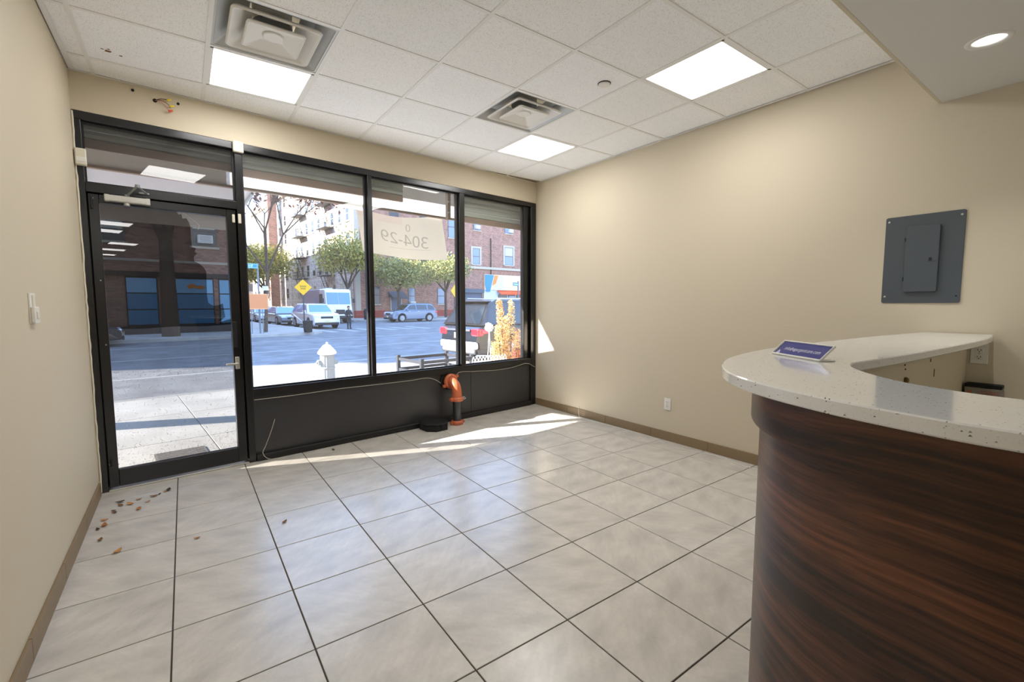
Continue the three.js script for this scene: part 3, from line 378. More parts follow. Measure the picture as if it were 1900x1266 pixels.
{ const text = paint(1024, 256, (g, w, h) => { g.fillStyle = '#34358a'; g.fillRect(0, 0, w, h); g.fillStyle = '#f3f3fb'; g.font = '78px sans-serif'; g.textAlign = 'center'; g.textBaseline = 'middle'; g.fillText('info@agurgentcare.com', w * 0.52, h * 0.53, w * 0.76); g.fillStyle = 'rgba(235,232,245,0.75)'; g.beginPath(); g.moveTo(30, 250); g.lineTo(60, 170); g.lineTo(105, 205); g.lineTo(125, 250); g.fill(); });
  text.wrapS = text.wrapT = THREE.ClampToEdgeWrapping;
  const t = thing('desk_sign', 'blue email sign leaning in a white holder on the quartz top', 'sign', [2.692, 1.1505, 3.995], -2.123);
  const W = 0.23, tilt = -0.82, face = new THREE.PlaneGeometry(W - 0.008, 0.058).translate(0, 0.034, 0.0026).rotateX(tilt);
  part(t, 'sign_face', face, phys('#ffffff', 0.25, { map: text }), true);
  part(t, 'holder_back', rb(W, 0.066, 0.004, 0, 0.034, 0, 0.001).rotateX(tilt), M.white); part(t, 'holder_lip', [rb(W, 0.006, 0.006, 0, 0.002, 0.003, 0.001).rotateX(tilt), rb(W, 0.005, 0.006, 0, 0.0655, 0.003, 0.001).rotateX(tilt), rb(0.004, 0.066, 0.006, -W / 2, 0.034, 0.003, 0.001).rotateX(tilt), rb(0.004, 0.066, 0.006, W / 2, 0.034, 0.003, 0.001).rotateX(tilt)], M.white); part(t, 'holder_foot', rb(W, 0.003, 0.05, 0, 0.0015, -0.026, 0.001), M.white); }
{ const lab = paint(512, 256, (g, w, h) => { g.fillStyle = '#8d867c'; g.fillRect(0, 0, w, h); g.fillStyle = '#c8521e'; g.font = 'bold 84px sans-serif'; g.fillText('W', 24, 86); g.fillRect(28, 104, 80, 8); g.fillStyle = '#b5443a'; const r = rng(3); for (let j = 0; j < 8; j++) { let x = 230; while (x < 470) { const l = 8 + r() * 34; g.fillRect(x, 26 + j * 26, l, 11); x += l + 8; } } });
  lab.wrapS = lab.wrapT = THREE.ClampToEdgeWrapping;
  const t = thing('battery', 'grey sealed battery with a black lid and red print behind the counter', 'battery', [xr(4.15) - 0.045, 0.7305, 4.158], -Math.PI / 2);
  part(t, 'case', rb(0.15, 0.112, 0.07, 0, 0.056, 0, 0.003), std('#8d867c', 0.5)); part(t, 'print', new THREE.PlaneGeometry(0.142, 0.1).translate(0, 0.056, 0.0355), std('#ffffff', 0.5, { map: lab }), true); part(t, 'lid', rb(0.152, 0.022, 0.072, 0, 0.1235, 0, 0.004), M.rubber); }

// dry leaves blown in by the door
{
  const r = rng(41), kinds = ['#a9713b', '#c08a4a', '#7d5527', '#4d3a26'].map((c) => std(c, 0.8, { side: THREE.DoubleSide }));
  const leafGeo = (() => { const g = new THREE.PlaneGeometry(0.05, 0.028, 6, 4), p = g.attributes.position; for (let i = 0; i < p.count; i++) { const u = p.getX(i) / 0.025, w = Math.sqrt(Math.max(0, 1 - u * u)) * (1 - 0.3 * u); p.setXYZ(i, p.getX(i), 0.004 + 0.006 * u * u + 0.004 * Math.abs(p.getY(i) / 0.014), p.getY(i) * w); } g.computeVertexNormals(); return g; })();
  const spots = [[0.62, 0.72], [0.63, 0.79], [0.6, 0.86], [0.61, 0.9], [0.57, 1.0], [0.58, 1.09], [0.555, 1.13], [0.585, 1.3], [0.68, 1.52], [0.86, 0.68], [0.83, 0.71], [0.8, 0.735], [0.88, 0.66], [0.77, 0.82], [0.73, 0.93], [0.68, 0.8], [0.72, 0.74], [1.03, 1.6], [1.47, 1.68], [2.08, 0.42]];
  spots.forEach(([x, z], k) => { const o = new THREE.Mesh(leafGeo, kinds[k === 8 ? 1 : Math.floor(r() * 4)]); o.name = numbered('dry_leaf'); o.castShadow = o.receiveShadow = true; o.position.set(x, 0.0005, z); o.rotation.set(0, r() * 6.3, 0); o.scale.setScalar(k === 8 ? 1.0 : 0.5 + r() * 0.7); scene.add(o);
    tag(o, k === 17 ? 'single brown leaf lying alone on the tiles away from the left wall' : k === 18 ? 'small dark brown leaf lying out on the open tiles' : k === 8 ? 'curled golden leaf beside the left baseboard' : k === 19 ? 'small brown leaf against the black base rail' : 'dry brown leaf scattered on the floor by the door', 'leaf', k < 8 || (k > 8 && k < 17) ? 'dry leaves by the door' : undefined); });
}
// ---------------------------------------------------------------- outside, close to the window: canopy and rolling gates
{
  const c = struct(node('trim_4', at(0, 0, 0), TH));
  part(c, 'canopy_underside', span(-6, 8, 2.66, 2.7, -1.0, -0.3), X.soffit);
  part(c, 'canopy_board', new THREE.PlaneGeometry(6.95, 0.7).translate(4.525, 2.85, -1.01), X.fascia); part(c, 'blank_board', span(-6, 1.05, 2.5, 3.2, -1.025, -1.0), std('#dbd8d5', 0.7));
  part(c, 'canopy_edge', span(-6, 8, 2.474, 2.5, -1.035, -0.985, 0.004), X.fasciaEdge);
}
function gate(s0, s1, yb, yt, label) {
  const t = out('rolling_gate', label, 'rolling gate', s0, yb, -0.2), w = s1 - s0;
  part(t, 'bottom_bar', rb(w, 0.066, 0.03, w / 2, 0.033, 0, 0.006), X.slatBar);
  const prof = [[0, 0], [0.011, 0.006], [0.014, 0.03], [0.009, 0.052], [0, 0.058], [-0.004, 0.058], [-0.004, 0]];
  const g = uvm(ext(prof, w).rotateY(-Math.PI / 2).translate(w / 2, 0, 0));
  for (let y = 0.068; y < yt - yb - 0.06; y += 0.06) same(t, 'slat', g, X.slat, 0, y, 0);
  return t;
}
gate(0.005, 0.95, 2.43, 2.7, 'raised metal rolling gate behind the transom glass');
gate(0.99, 2.52, 2.412, 2.7, 'raised metal rolling gate over the widest window, with a brown bottom bar');
gate(3.2, 4.25, 2.295, 2.7, 'raised metal rolling gate over the window beside the right wall');
{ const t = out('gate_guide', 'rusty vertical gate guide outside the mullion', 'gate guide', 3.11, 2.3, -0.22); part(t, 'channel', rb(0.04, 0.36, 0.05, 0, 0.18, 0, 0.004), X.fasciaEdge); for (const y of [0.08, 0.2, 0.3]) part(t, 'bolt', cyl(0.01, 0.01, 0.02, -0.012, y, 0.03, 8, 'z'), M.steel); }
{ // pale fabric awning over the door
  const t = out('fabric_awning', 'greyish white fabric awning seen through the transom', 'awning', -0.03, 0, 0), g = new THREE.BoxGeometry(1.35, 0.01, 1.0, 12, 1, 6), p = g.attributes.position;
  for (let i = 0; i < p.count; i++) { const u = (p.getZ(i) + 0.5), x = p.getX(i); p.setXYZ(i, x + 0.675, 2.49 + p.getY(i) - (1 - u) * 0.13 + 0.006 * Math.sin(x * 9) * (1 - u), -1.05 - (1 - u) * 0.95); }
  g.computeVertexNormals(); part(t, 'canvas', g, std('#b9b9be', 0.8)); part(t, 'valance', span(0, 1.35, 2.2, 2.365, -2.01, -1.998), std('#b9b9be', 0.8)); for (const x of [0.04, 1.31]) part(t, 'arm', bar([x, 2.46, -1.04], [x, 2.35, -1.98], 0.014), X.pole);
}
{ // phone number banner, seen from its back
  const tex = paint(1024, 512, (g, w, h) => { g.fillStyle = '#d9d2c3'; g.fillRect(0, 0, w, h); g.save(); g.translate(w, 0); g.scale(-1, 1); g.fillStyle = 'rgba(120,116,108,0.5)'; g.font = '190px sans-serif'; g.translate(w * 0.5, h * 0.62); g.rotate(-0.1); g.textAlign = 'center'; g.fillText('304-29', 0, 30, w * 0.86); g.font = '120px sans-serif'; g.fillText('0', -40, -150); g.restore(); g.fillStyle = 'rgba(214,170,165,0.25)'; g.fillRect(0, 0, w * 0.5, 90); g.fillStyle = 'rgba(120,116,108,0.3)'; g.fillRect(w * 0.3, h * 0.76, w * 0.5, 5); });
  tex.wrapS = tex.wrapT = THREE.ClampToEdgeWrapping;
  const t = out('banner', 'cream banner with a phone number showing through from its back, outside the middle window', 'banner', 2.36, 0, -1.05), g = new THREE.PlaneGeometry(1, 1, 24, 12), p = g.attributes.position;
  for (let i = 0; i < p.count; i++) { const u = p.getX(i) + 0.5, v = p.getY(i) + 0.5, top = 2.485 + 0.03 * u - 0.09 * Math.sin(u * Math.PI) ** 1 * (1 - 0.4 * u), bot = 1.965 - 0.035 * Math.sin(u * 3.1) - 0.03 * u; p.setXYZ(i, u * 1.2 + 0.08 * (1 - v), bot + (top - bot) * v, 0.02 * Math.sin(u * 7 + v * 2) * (1 - v)); }
  g.computeVertexNormals(); part(t, 'sheet', g, phys('#ffffff', 0.9, { map: tex, transmission: 0.18, thickness: 0, side: THREE.DoubleSide }), true);
  for (const [x, y] of [[0.02, 2.465], [1.18, 2.5], [1.26, 1.945]]) part(t, 'eyelet', new THREE.TorusGeometry(0.012, 0.004, 6, 14).translate(x, y, 0.004), M.steel);
}
// ---------------------------------------------------------------- ground
{
  const g = struct(node('pavement', at(0, 0, 0), TH), 'pale concrete pavement outside the shop'), geo = uvm(span(0, 1.492, -0.1, 0, 0, 1.492, 0.006));
  for (let i = -7; i < 9; i++) for (let j = 0; j < 3; j++) same(g, 'flagstone', geo, X.concrete, i * 1.5 - 0.6, SW, -0.31 - (j + 1) * 1.5);
  part(g, 'bed', span(-11.2, 12.9, SW - 0.3, SW - 0.012, -4.82, -0.1), X.curb);
  part(g, 'door_step', span(-0.2, SL + 0.2, SW, -0.015, -0.31, -0.12), X.concrete);
  part(g, 'kerb', span(-40, 60, RD - 0.1, SW - 0.002, -5.0, -4.825, 0.01), X.curb);
  part(g, 'far_strip', [span(-40, -11.2, SW - 0.2, SW, -4.83, -0.3), span(12.9, 60, SW - 0.2, SW, -4.83, -0.3)], X.concrete);
  const rd = struct(mesh('roadway', span(-60, 80, RD - 0.1, RD, -110, -4.9).rotateY(TH).translate(FL.x, 0, FL.z), X.asphalt), 'asphalt street');
  const ln = struct(node('road_marking', at(0, RD, 0), TH), 'worn white road lines');
  for (const o of [-8.6, -12.9, -17.6]) part(ln, 'line', span(-40, 60, 0.001, 0.004, o - 0.07, o + 0.07), X.lineWhite);
  for (let k = 0; k < 6; k++) part(ln, 'crosswalk_bar', span(9.8 + k * 1.25, 10.3 + k * 1.25, 0.001, 0.004, -25.5, -22.3), X.lineWhite);
  part(ln, 'stop_line', span(16.9, 30, 0.001, 0.004, -30.2, -29.8), X.lineWhite);
  const f = struct(node('far_pavement', at(0, 0, 0), TH), 'pavement across the street');
  const corner = (pts, n) => part(f, n, prism(pts, RD - 0.1, SW, 0.01), X.concrete);
  corner([[-60, -20.8], [7.2, -20.8], [8.4, -21.1], [9.1, -21.9], [9.3, -23], [9.3, -110], [-60, -110]], 'left_corner');
  corner([[80, -35.6], [19.4, -35.6], [18, -36], [17.2, -37], [17, -38.5], [17, -110], [80, -110]], 'right_corner');
}
{ const t = out('utility_cover', 'grey rectangular cover plate on the pavement before the door', 'cover plate', 0.58, SW + 0.001, -1.2); part(t, 'plate', rb(0.42, 0.012, 0.3, 0, 0.006, 0, 0.003), std('#6d6863', 0.6)); for (let k = -2; k < 3; k++) part(t, 'rib', rb(0.38, 0.004, 0.012, 0, 0.013, k * 0.055, 0.001), std('#6d6863', 0.6)); }
// ---------------------------------------------------------------- buildings
const unitBox = uvm(bx(1, 1, 1));
function boxAt(parent, name, m, x0, x1, y0, y1, z0, z1) { const o = same(parent, name, unitBox, m, (x0 + x1) / 2, (y0 + y1) / 2, (z0 + z1) / 2); o.scale.set(x1 - x0, y1 - y0, z1 - z0); return o; }
// a window on a wall that faces +z (or, with side, on one that faces -x): surround, sill, pane with sash bar
function win(b, x, y, w, h, face, o = {}) {
  const put = (n, p, m, a0, a1, y0, y1, d0, d1) => { const g = o.side ? span(face - d1, face - d0, y0, y1, a0, a1) : span(a0, a1, y0, y1, face + d0, face + d1); return part(p, n, g, m); };
  const f = put('window', b, o.frame ?? X.winFrame, x - w / 2, x + w / 2, y, y + h, 0.0, 0.05);
  put('pane', f, o.glass ?? X.winDark, x - w / 2 + 0.07, x + w / 2 - 0.07, y + 0.06, y + h - 0.06, 0.05, 0.06);
  put('sash_bar', f, o.frame ?? X.winFrame, x - w / 2 + 0.07, x + w / 2 - 0.07, y + h * 0.48, y + h * 0.52, 0.05, 0.08);
  if (o.blind) put('blind', f, X.blind, x - w / 2 + 0.08, x + w / 2 - 0.08, y + h * o.blind, y + h - 0.08, 0.055, 0.066);
  put('sill', f, X.stone, x - w / 2 - 0.08, x + w / 2 + 0.08, y - 0.12, y, 0, 0.12);
  if (o.stone) for (const [a0, a1, y0, y1] of [[x - w / 2 - 0.26, x - w / 2, y, y + h + 0.24], [x + w / 2, x + w / 2 + 0.26, y, y + h + 0.24], [x - w / 2, x + w / 2, y + h, y + h + 0.24]]) put('surround', f, X.stone, a0, a1, y0, y1, 0, 0.1);
  return f;
}
function ac(s, y, o, label) { const t = out('air_conditioner', label, 'air conditioner', s, y, o); part(t, 'case', rb(0.66, 0.42, 0.4, 0, 0.21, 0.2, 0.02), M.white); for (let k = 0; k < 5; k++) part(t, 'louver', bx(0.5, 0.025, 0.01, 0, 0.08 + k * 0.065, 0.405), M.steel); return t; }
{ // corner block across the street, left
  const b = out('corner_building', 'brown brick corner building with a blue glazed shop front, seen through the door', 'building', 0, SW, -25);
  part(b, 'wall', span(-14, 5.6, 0, 16.2, -50, 0), X.brickBrown);
  part(b, 'shop_sign_band', span(-9, 5.4, 2.88, 3.12, 0, 0.16), X.iron);
  part(b, 'brick_band', span(-9, 5.6, 3.62, 3.75, 0, 0.05), X.stone);
  part(b, 'bulkhead', span(-9, 5.4, 0, 0.42, 0, 0.12), X.iron);
  const lay = [[-8.4, -6], [-5.6, -3.4], [-3.0, -0.7], [0.84, 2.1], [2.55, 4.5], [4.72, 5.35]];
  for (const [a, c] of lay) { const w = part(b, 'shop_window', span(a, c, 0.42, 2.88, 0, 0.05), X.iron); for (const [y0, y1, m] of [[0.48, 1.2, a > 4.6 ? X.cyanLight : X.cyan], [1.26, 2.02, a > 4.6 ? X.cyanLight : X.cyan], [2.08, 2.8, X.cyanLight]]) part(w, 'pane', span(a + 0.05, c - 0.05, y0, y1, 0.05, 0.07), m); }
  const deco = part(b, 'window_decal', ext(shapeOf([[3.3, 2.42], [3.45, 2.56], [3.62, 2.55], [3.75, 2.44], [3.95, 2.5], [4.12, 2.4], [4.0, 2.3], [3.8, 2.3], [3.6, 2.36], [3.4, 2.3]]), 0.01).translate(0, 0, 0.08), X.orange);
  for (let k = 0; k < 5; k++) for (let r = 0; r < 4; r++) win(b, -11 + k * 3.8, 4.55 + r * 3.1, 1.15, 1.65, 0, { glass: X.winDark, blind: (k + r) % 2 ? 0.35 : 0.55, frame: X.winFrame });
  for (let k = 0; k < 6; k++) for (let r = 0; r < 3; r++) boxAt(b, 'side_window', X.winDark, 5.6, 5.66, 4.6 + r * 3.1, 6.2 + r * 3.1, -6 - k * 6, -5 - k * 6);
  part(b, 'cornice', span(-14.2, 5.9, 15.7, 16.3, -1, 0.35), X.cornice);
}
ac(4.2, 4.55, -24.95, 'white window air conditioner on the brown brick building seen through the door glass');
{ const b = out('apartment_tower', 'tall brick apartment house further down the street, behind the wall', 'building', -30.2, SW, -25); part(b, 'wall', span(0, 16, 0, 21.2, -20, 0), X.brickRed); for (let k = 0; k < 5; k++) for (let r = 0; r < 6; r++) boxAt(b, 'window', X.winDark, 1.5 + k * 3.1, 2.7 + k * 3.1, 2 + r * 3.2, 3.7 + r * 3.2, 0, 0.05); part(b, 'cornice', span(-0.2, 16.1, 20.8, 21.4, -1, 0.4), X.cornice); }
{ // brick building on the right corner, faces our street
  const b = out('brick_building', 'tall brown brick building across the street with stone window surrounds', 'building', 20, SW, -43);
  part(b, 'wall', [span(0, 40, 0, 19, -0.6, 0), span(12, 40, 0, 19, -14, -0.6)], X.brickRed);
  part(b, 'red_base', [span(0, 13.6, 0, 0.78, 0, 0.06), span(-0.06, 0, 0, 0.78, -0.6, 0.06)], X.redBase);
  part(b, 'corner_pier', span(-0.05, 0.5, 0.78, 19, -0.3, 0.05), X.stone);
  for (const [x, y, w, h, o] of [[16, 6.55, 1.15, 2.05, { stone: 1, glass: X.winBlue }], [21.6, 6.75, 1.5, 2.4, { stone: 1, blind: 0.5, glass: X.winBlue }], [27.4, 6.7, 1.4, 2.2, { stone: 1, glass: X.winBlue }], [16.2, 10.9, 1.15, 2.2, { glass: X.winBlue }], [21.6, 11, 1.4, 2.2, { glass: X.winBlue }], [27.4, 11, 1.4, 2.2, { glass: X.winBlue }], [12.3, 9.6, 1.1, 2.6, { glass: X.winBlue }], [12.3, 5.9, 1.1, 1.7, {}], [8.4, 9.7, 1.2, 2.2, {}], [4.6, 9.7, 1.2, 2.2, {}], [8.4, 6, 1.2, 2, {}], [4.6, 6, 1.2, 2, {}], [6.6, 1.45, 0.9, 1.9, { glass: X.winBlue }], [2.2, 1.5, 1, 1.9, {}], [10.6, 1.5, 1, 1.9, { glass: X.winBlue }]]) win(b, x, y, w, h, 0, o);
  part(b, 'stone_ledge', span(13.8, 25.6, 6.0, 6.3, 0, 0.25), X.stone);
  const d = part(b, 'entrance', span(4.0, 5.2, 0, 2.5, 0, 0.06), X.shutter); part(d, 'door_frame', [span(3.9, 4.0, 0, 2.6, 0, 0.1), span(5.2, 5.3, 0, 2.6, 0, 0.1), span(3.9, 5.3, 2.5, 2.6, 0, 0.1)], X.stone);
  part(b, 'door_awning', poly3([[[3.7, 2.9, 0], [5.5, 2.9, 0], [5.5, 2.25, 1.1], [3.7, 2.25, 1.1]], [[3.7, 2.9, 0], [3.7, 2.25, 1.1], [3.7, 2.25, 0]], [[5.5, 2.9, 0], [5.5, 2.25, 0], [5.5, 2.25, 1.1]], [[3.7, 2.25, 1.1], [5.5, 2.25, 1.1], [5.5, 2.05, 1.1], [3.7, 2.05, 1.1]]]), X.awning);
  const sh = part(b, 'garage_shutter', span(13.9, 16.9, 0, 2.9, 0, 0.04), X.iron); const sl = uvm(span(14, 16.8, 0, 0.2, 0.04, 0.07)); for (let k = 0; k < 13; k++) same(sh, 'shutter_slat', sl, X.shutter, 0, 0.08 + k * 0.215, 0);
  part(b, 'shutter_hood', span(13.7, 17.0, 2.9, 3.4, 0, 0.45), X.awning);
  part(b, 'store_front', span(17.2, 25.0, 0, 3.3, 0, 0.1), X.storeWhite);
  const sg = part(b, 'store_sign', span(17.2, 25.0, 3.3, 5.35, 0, 0.25), X.peach); part(sg, 'blue_panel', ext(shapeOf([[17.25, 5.3], [18.75, 5.3], [18.05, 3.05], [17.5, 3.15], [17.25, 4]]), 0.04).translate(0, 0, 0.28), X.blueSign); part(sg, 'white_panel', ext(shapeOf([[19.6, 5.2], [20.6, 5.2], [20.2, 4.2], [21, 3.35], [18.6, 3.35], [19.3, 4.3]]), 0.03).translate(0, 0, 0.27), X.storeWhite); part(sg, 'orange_swirl', ext(shapeOf([[18.9, 5.25], [19.5, 5.25], [19.1, 4.2], [18.5, 3.9]]), 0.03).translate(0, 0, 0.27), X.orange);
  const sw = part(b, 'store_window', span(19.6, 21.2, 0.9, 2.75, 0.1, 0.14), X.winFrame); part(sw, 'pane', span(19.7, 21.1, 1, 2.65, 0.14, 0.16), X.winDark);
  const sd = part(b, 'store_door', span(21.4, 22.7, 0, 2.75, 0.1, 0.14), X.winFrame); part(sd, 'pane', span(21.5, 22.6, 0.2, 2.6, 0.14, 0.16), X.winBlue);
  const s2 = part(b, 'store_window', span(22.9, 24.8, 0.9, 2.75, 0.1, 0.14), X.winFrame); part(s2, 'pane', span(23, 24.7, 1, 2.65, 0.14, 0.16), X.winDark); part(s2, 'poster', span(23.2, 24.1, 1.2, 2.4, 0.16, 0.17), X.orangeRed);
  part(b, 'store_awning', poly3([[[19.4, 3.3, 0.1], [25, 3.3, 0.1], [25, 2.85, 0.9], [19.4, 2.85, 0.9]], [[19.4, 2.85, 0.9], [25, 2.85, 0.9], [25, 2.7, 0.9], [19.4, 2.7, 0.9]]]), X.orangeRed);
  part(b, 'drain_pipe', cyl(0.07, 0.07, 5, 18.4, 7.6, 0.12, 8), X.iron);
}
ac(36.1, 10.9, -42.95, 'white window air conditioner on the third floor of the tall brick building'); ac(41.8, 11, -42.95, 'white window air conditioner above the store sign with the arched curtain'); ac(26.6, 1.2, -42.95, 'white air conditioner in the street-level window behind the blue SUV');
{ // side street, right: house with fire escapes
  const b = out('fire_escape_building', 'pale apartment house with iron fire escapes along the side street', 'building', 20, SW, -57), face = 0;
  part(b, 'wall', span(0, 10, 0, 20, -8, 13.3), X.brickPale);
  for (let r = 0; r < 7; r++) for (let k = 0; k < 9; k++) win(b, 12.4 - k * 2.2, 2.3 + r * 2.72, k % 3 === 1 ? 0.75 : 0.95, 1.5, face, { side: 1, frame: X.stone, glass: X.winDark, blind: (k * 3 + r) % 4 === 0 ? 0.5 : 0 });
  part(b, 'band_course', [span(-0.08, 0, 1.7, 1.95, -8, 13.3), span(-0.14, 0, 18.9, 19.5, -8, 13.3)], X.stone);
  for (const [z, n] of [[6.8, 4], [-2.6, 4]]) for (let r = 0; r < n; r++) {
    const y = 4.75 + r * 2.72, f = part(b, 'fire_escape', [span(-1.05, 0, y, y + 0.07, z - 1.5, z + 1.5)], X.iron);
    part(f, 'railing', [0, 1].flatMap((q) => [bar([-1.02, y + 0.5 + q * 0.45, z - 1.5], [-1.02, y + 0.5 + q * 0.45, z + 1.5], 0.025), bar([-1.02, y + 0.5 + q * 0.45, z - 1.5], [0, y + 0.5 + q * 0.45, z - 1.5], 0.025), bar([-1.02, y + 0.5 + q * 0.45, z + 1.5], [0, y + 0.5 + q * 0.45, z + 1.5], 0.025)]).concat(Array.from({ length: 13 }, (_, k) => bar([-1.02, y, z - 1.5 + k * 0.25], [-1.02, y + 0.95, z - 1.5 + k * 0.25], 0.014, 0.014, 4))), X.iron);
    part(f, 'stair', [bar([-0.7, y, z - 1.2], [-0.7, y - 2.7, z + 1.2], 0.04), bar([-0.3, y, z - 1.2], [-0.3, y - 2.7, z + 1.2], 0.04), ...Array.from({ length: 9 }, (_, k) => bar([-0.7, y - 0.27 * (k + 1), z - 1.2 + 0.24 * (k + 1)], [-0.3, y - 0.27 * (k + 1), z - 1.2 + 0.24 * (k + 1)], 0.02))], X.iron);
  }
}
{ const b = out('terrace_house', 'sunlit cream apartment house at the end of the side street', 'building', 20, SW, -88); part(b, 'wall', span(0, 12, 0, 17.5, 0, 22.8), X.brickPale); for (let r = 0; r < 6; r++) for (let k = 0; k < 8; k++) win(b, 2 + k * 2.7, 2.3 + r * 2.6, 1, 1.5, 0, { side: 1, frame: X.stone }); part(b, 'cornice', span(-0.3, 0, 16.8, 17.6, 0, 22.8), X.stone); }
{ const b = out('chimney_tower', 'narrow brown brick chimney tower above the side street houses', 'tower', 18.3, SW, -70); part(b, 'shaft', span(0, 1.2, 0, 17.2, -0.7, 0.7), X.brickBrown); part(b, 'cap', span(-0.1, 1.3, 17.2, 17.5, -0.8, 0.8), X.cornice); }
{ const b = out('far_house', 'hazy apartment house far down the side street', 'building', -4, SW, -108); part(b, 'wall', span(0, 40, 0, 12, -6, 0), X.brickTan); for (let r = 0; r < 4; r++) for (let k = 0; k < 12; k++) boxAt(b, 'window', X.winDark, 1.5 + k * 3.2, 2.6 + k * 3.2, 1.6 + r * 2.7, 3.2 + r * 2.7, 0, 0.06); }
// ---------------------------------------------------------------- vehicles: x is forward
const lerpY = (P, x) => { for (let i = 0; i + 1 < P.length; i++) if (x >= P[i][0] && x <= P[i + 1][0]) return P[i][1] + (P[i + 1][1] - P[i][1]) * (x - P[i][0]) / (P[i + 1][0] - P[i][0]); return 0; };
function makeCar(t, o) {
  const suv = o.suv, L = o.len / 2, w = o.w / 2, wr = o.wheel ?? 0.36, ax = L * 0.6, gy = suv ? 1.06 : 0.92, h = o.h;
  const s = new THREE.Shape(), arch = wr + 0.05;
  s.moveTo(-L + 0.05, 0.3); s.lineTo(-ax - arch, 0.26); s.absarc(-ax, wr, arch, Math.PI * 1.08, -Math.PI * 0.08, true); s.lineTo(ax - arch, 0.24); s.absarc(ax, wr, arch, Math.PI * 1.08, -Math.PI * 0.08, true); s.lineTo(L - 0.1, 0.27);
  for (const [x, y] of suv ? [[L, 0.45], [L - 0.02, 0.72], [L - 0.14, 0.93], [L - 0.4, 1.0], [L * 0.45, gy + 0.03], [-L + 0.2, gy + 0.03], [-L + 0.04, 0.95], [-L, 0.62], [-L + 0.01, 0.42]] : [[L, 0.42], [L - 0.03, 0.6], [L - 0.2, 0.74], [L * 0.42, gy], [-L * 0.62, gy + 0.02], [-L + 0.12, gy - 0.02], [-L, 0.7], [-L + 0.02, 0.4]]) s.lineTo(x, y);
  const m = paintM(o.color), body = ext(s, w * 2, 0.05);
  { const p = body.attributes.position; for (let i = 0; i < p.count; i++) { const x = p.getX(i), e = Math.max(0, (Math.abs(x) - L * 0.72) / (L * 0.28)); p.setZ(i, p.getZ(i) * (1 - 0.13 * e * e) * (1 - 0.05 * Math.max(0, p.getY(i) - 0.75))); } body.computeVertexNormals(); }
  part(t, 'body', body, m);
  const G = suv ? [[-L + 0.12, gy], [-L + 0.5, h - 0.1], [-L + 0.75, h - 0.02], [0, h], [L * 0.22, h - 0.05], [L * 0.53, gy]] : [[-L * 0.72, gy], [-L * 0.42, h - 0.06], [-L * 0.28, h], [L * 0.02, h], [L * 0.16, h - 0.05], [L * 0.52, gy]];
  const zw = (y) => w * (0.95 - 0.24 * (y - gy) / (h - gy)), top = ext(G, 2, 0.03);
  { const p = top.attributes.position; for (let i = 0; i < p.count; i++) p.setZ(i, p.getZ(i) * zw(p.getY(i))); top.computeVertexNormals(); }
  part(t, 'cabin', top, o.twoTone ?? m);
  const gm = o.glass ?? X.glassCar, cuts = suv ? [[-L + 0.34, -L * 0.56], [-L * 0.52, -0.12], [-0.05, L * 0.46]] : [[-L * 0.64, -0.1], [-0.03, L * 0.46]];
  for (const sd of [-1, 1]) for (const [a, b] of cuts) { const up = [], lo = []; for (let k = 0; k <= 8; k++) { const x = a + (b - a) * k / 8, yt = lerpY(G, x) - 0.1, y0 = gy + 0.05; if (yt <= y0 + 0.01) continue; up.push([x, yt, sd * (zw(yt) + 0.004)]); lo.push([x, y0, sd * (zw(y0) + 0.004)]); } if (up.length > 1) part(t, 'side_window', poly3(up.slice(0, -1).map((_, k) => [lo[k], lo[k + 1], up[k + 1], up[k]])), gm); }
  const screen = (A, B, n) => { const dx = B[0] - A[0], dy = B[1] - A[1], l = Math.hypot(dx, dy), nx = -dy / l, ny = dx / l, sg = ny < 0 ? -1 : 1, q = (u, f) => { const x = A[0] + dx * u + nx * sg * 0.008, y = A[1] + dy * u + ny * sg * 0.008; return [x, y, f * zw(y) * 0.86]; }; part(t, n, poly3([[q(0.08, -1), q(0.9, -1), q(0.9, 1), q(0.08, 1)]]), gm); };
  screen(G[5], G[4], 'windshield'); screen(G[0], G[1], 'rear_window');
  for (const [x, sd] of [[-ax, -1], [-ax, 1], [ax, -1], [ax, 1]]) { const wh = part(t, 'wheel', cyl(wr, wr, 0.22, x, wr, sd * (w - 0.12), 24, 'z'), X.tire); part(wh, 'rim', [cyl(wr * 0.66, wr * 0.66, 0.02, x, wr, sd * (w - 0.005), 20, 'z'), ...Array.from({ length: 5 }, (_, k) => { const a = k * 1.257; return bar([x, wr, sd * w + sd * 0.008], [x + Math.cos(a) * wr * 0.62, wr + Math.sin(a) * wr * 0.62, sd * w + sd * 0.008], 0.03, 0.025, 5); })], X.rim); }
  for (const sd of [-1, 1]) {
    part(t, 'headlight', rb(0.3, 0.14, 0.34, L - 0.2, suv ? 0.83 : 0.65, sd * (w - 0.3), 0.05, 2), X.lamp);
    part(t, 'taillight', suv ? [rb(0.2, 0.2, 0.34, -L + 0.09, 0.88, sd * (w - 0.24), 0.05, 2), rb(0.34, 0.12, 0.08, -L + 0.25, 0.9, sd * (w - 0.09), 0.03)] : rb(0.22, 0.16, 0.36, -L + 0.11, 0.76, sd * (w - 0.26), 0.04, 2), X.tail);
    part(t, 'mirror', rb(0.16, 0.14, 0.2, L * 0.4, gy + 0.1, sd * (w + 0.06), 0.04, 2), m);
    part(t, 'door_handle', [rb(0.2, 0.03, 0.03, -0.25, gy - 0.1, sd * (w - 0.008)), rb(0.2, 0.03, 0.03, L * 0.28, gy - 0.1, sd * (w - 0.008))], X.chrome);
    if (suv) part(t, 'roof_rail', bar([-L + 0.8, h + 0.02, sd * zw(h) * 0.93], [L * 0.15, h + 0.01, sd * zw(h) * 0.93], 0.02), o.rail ?? X.trim);
  }
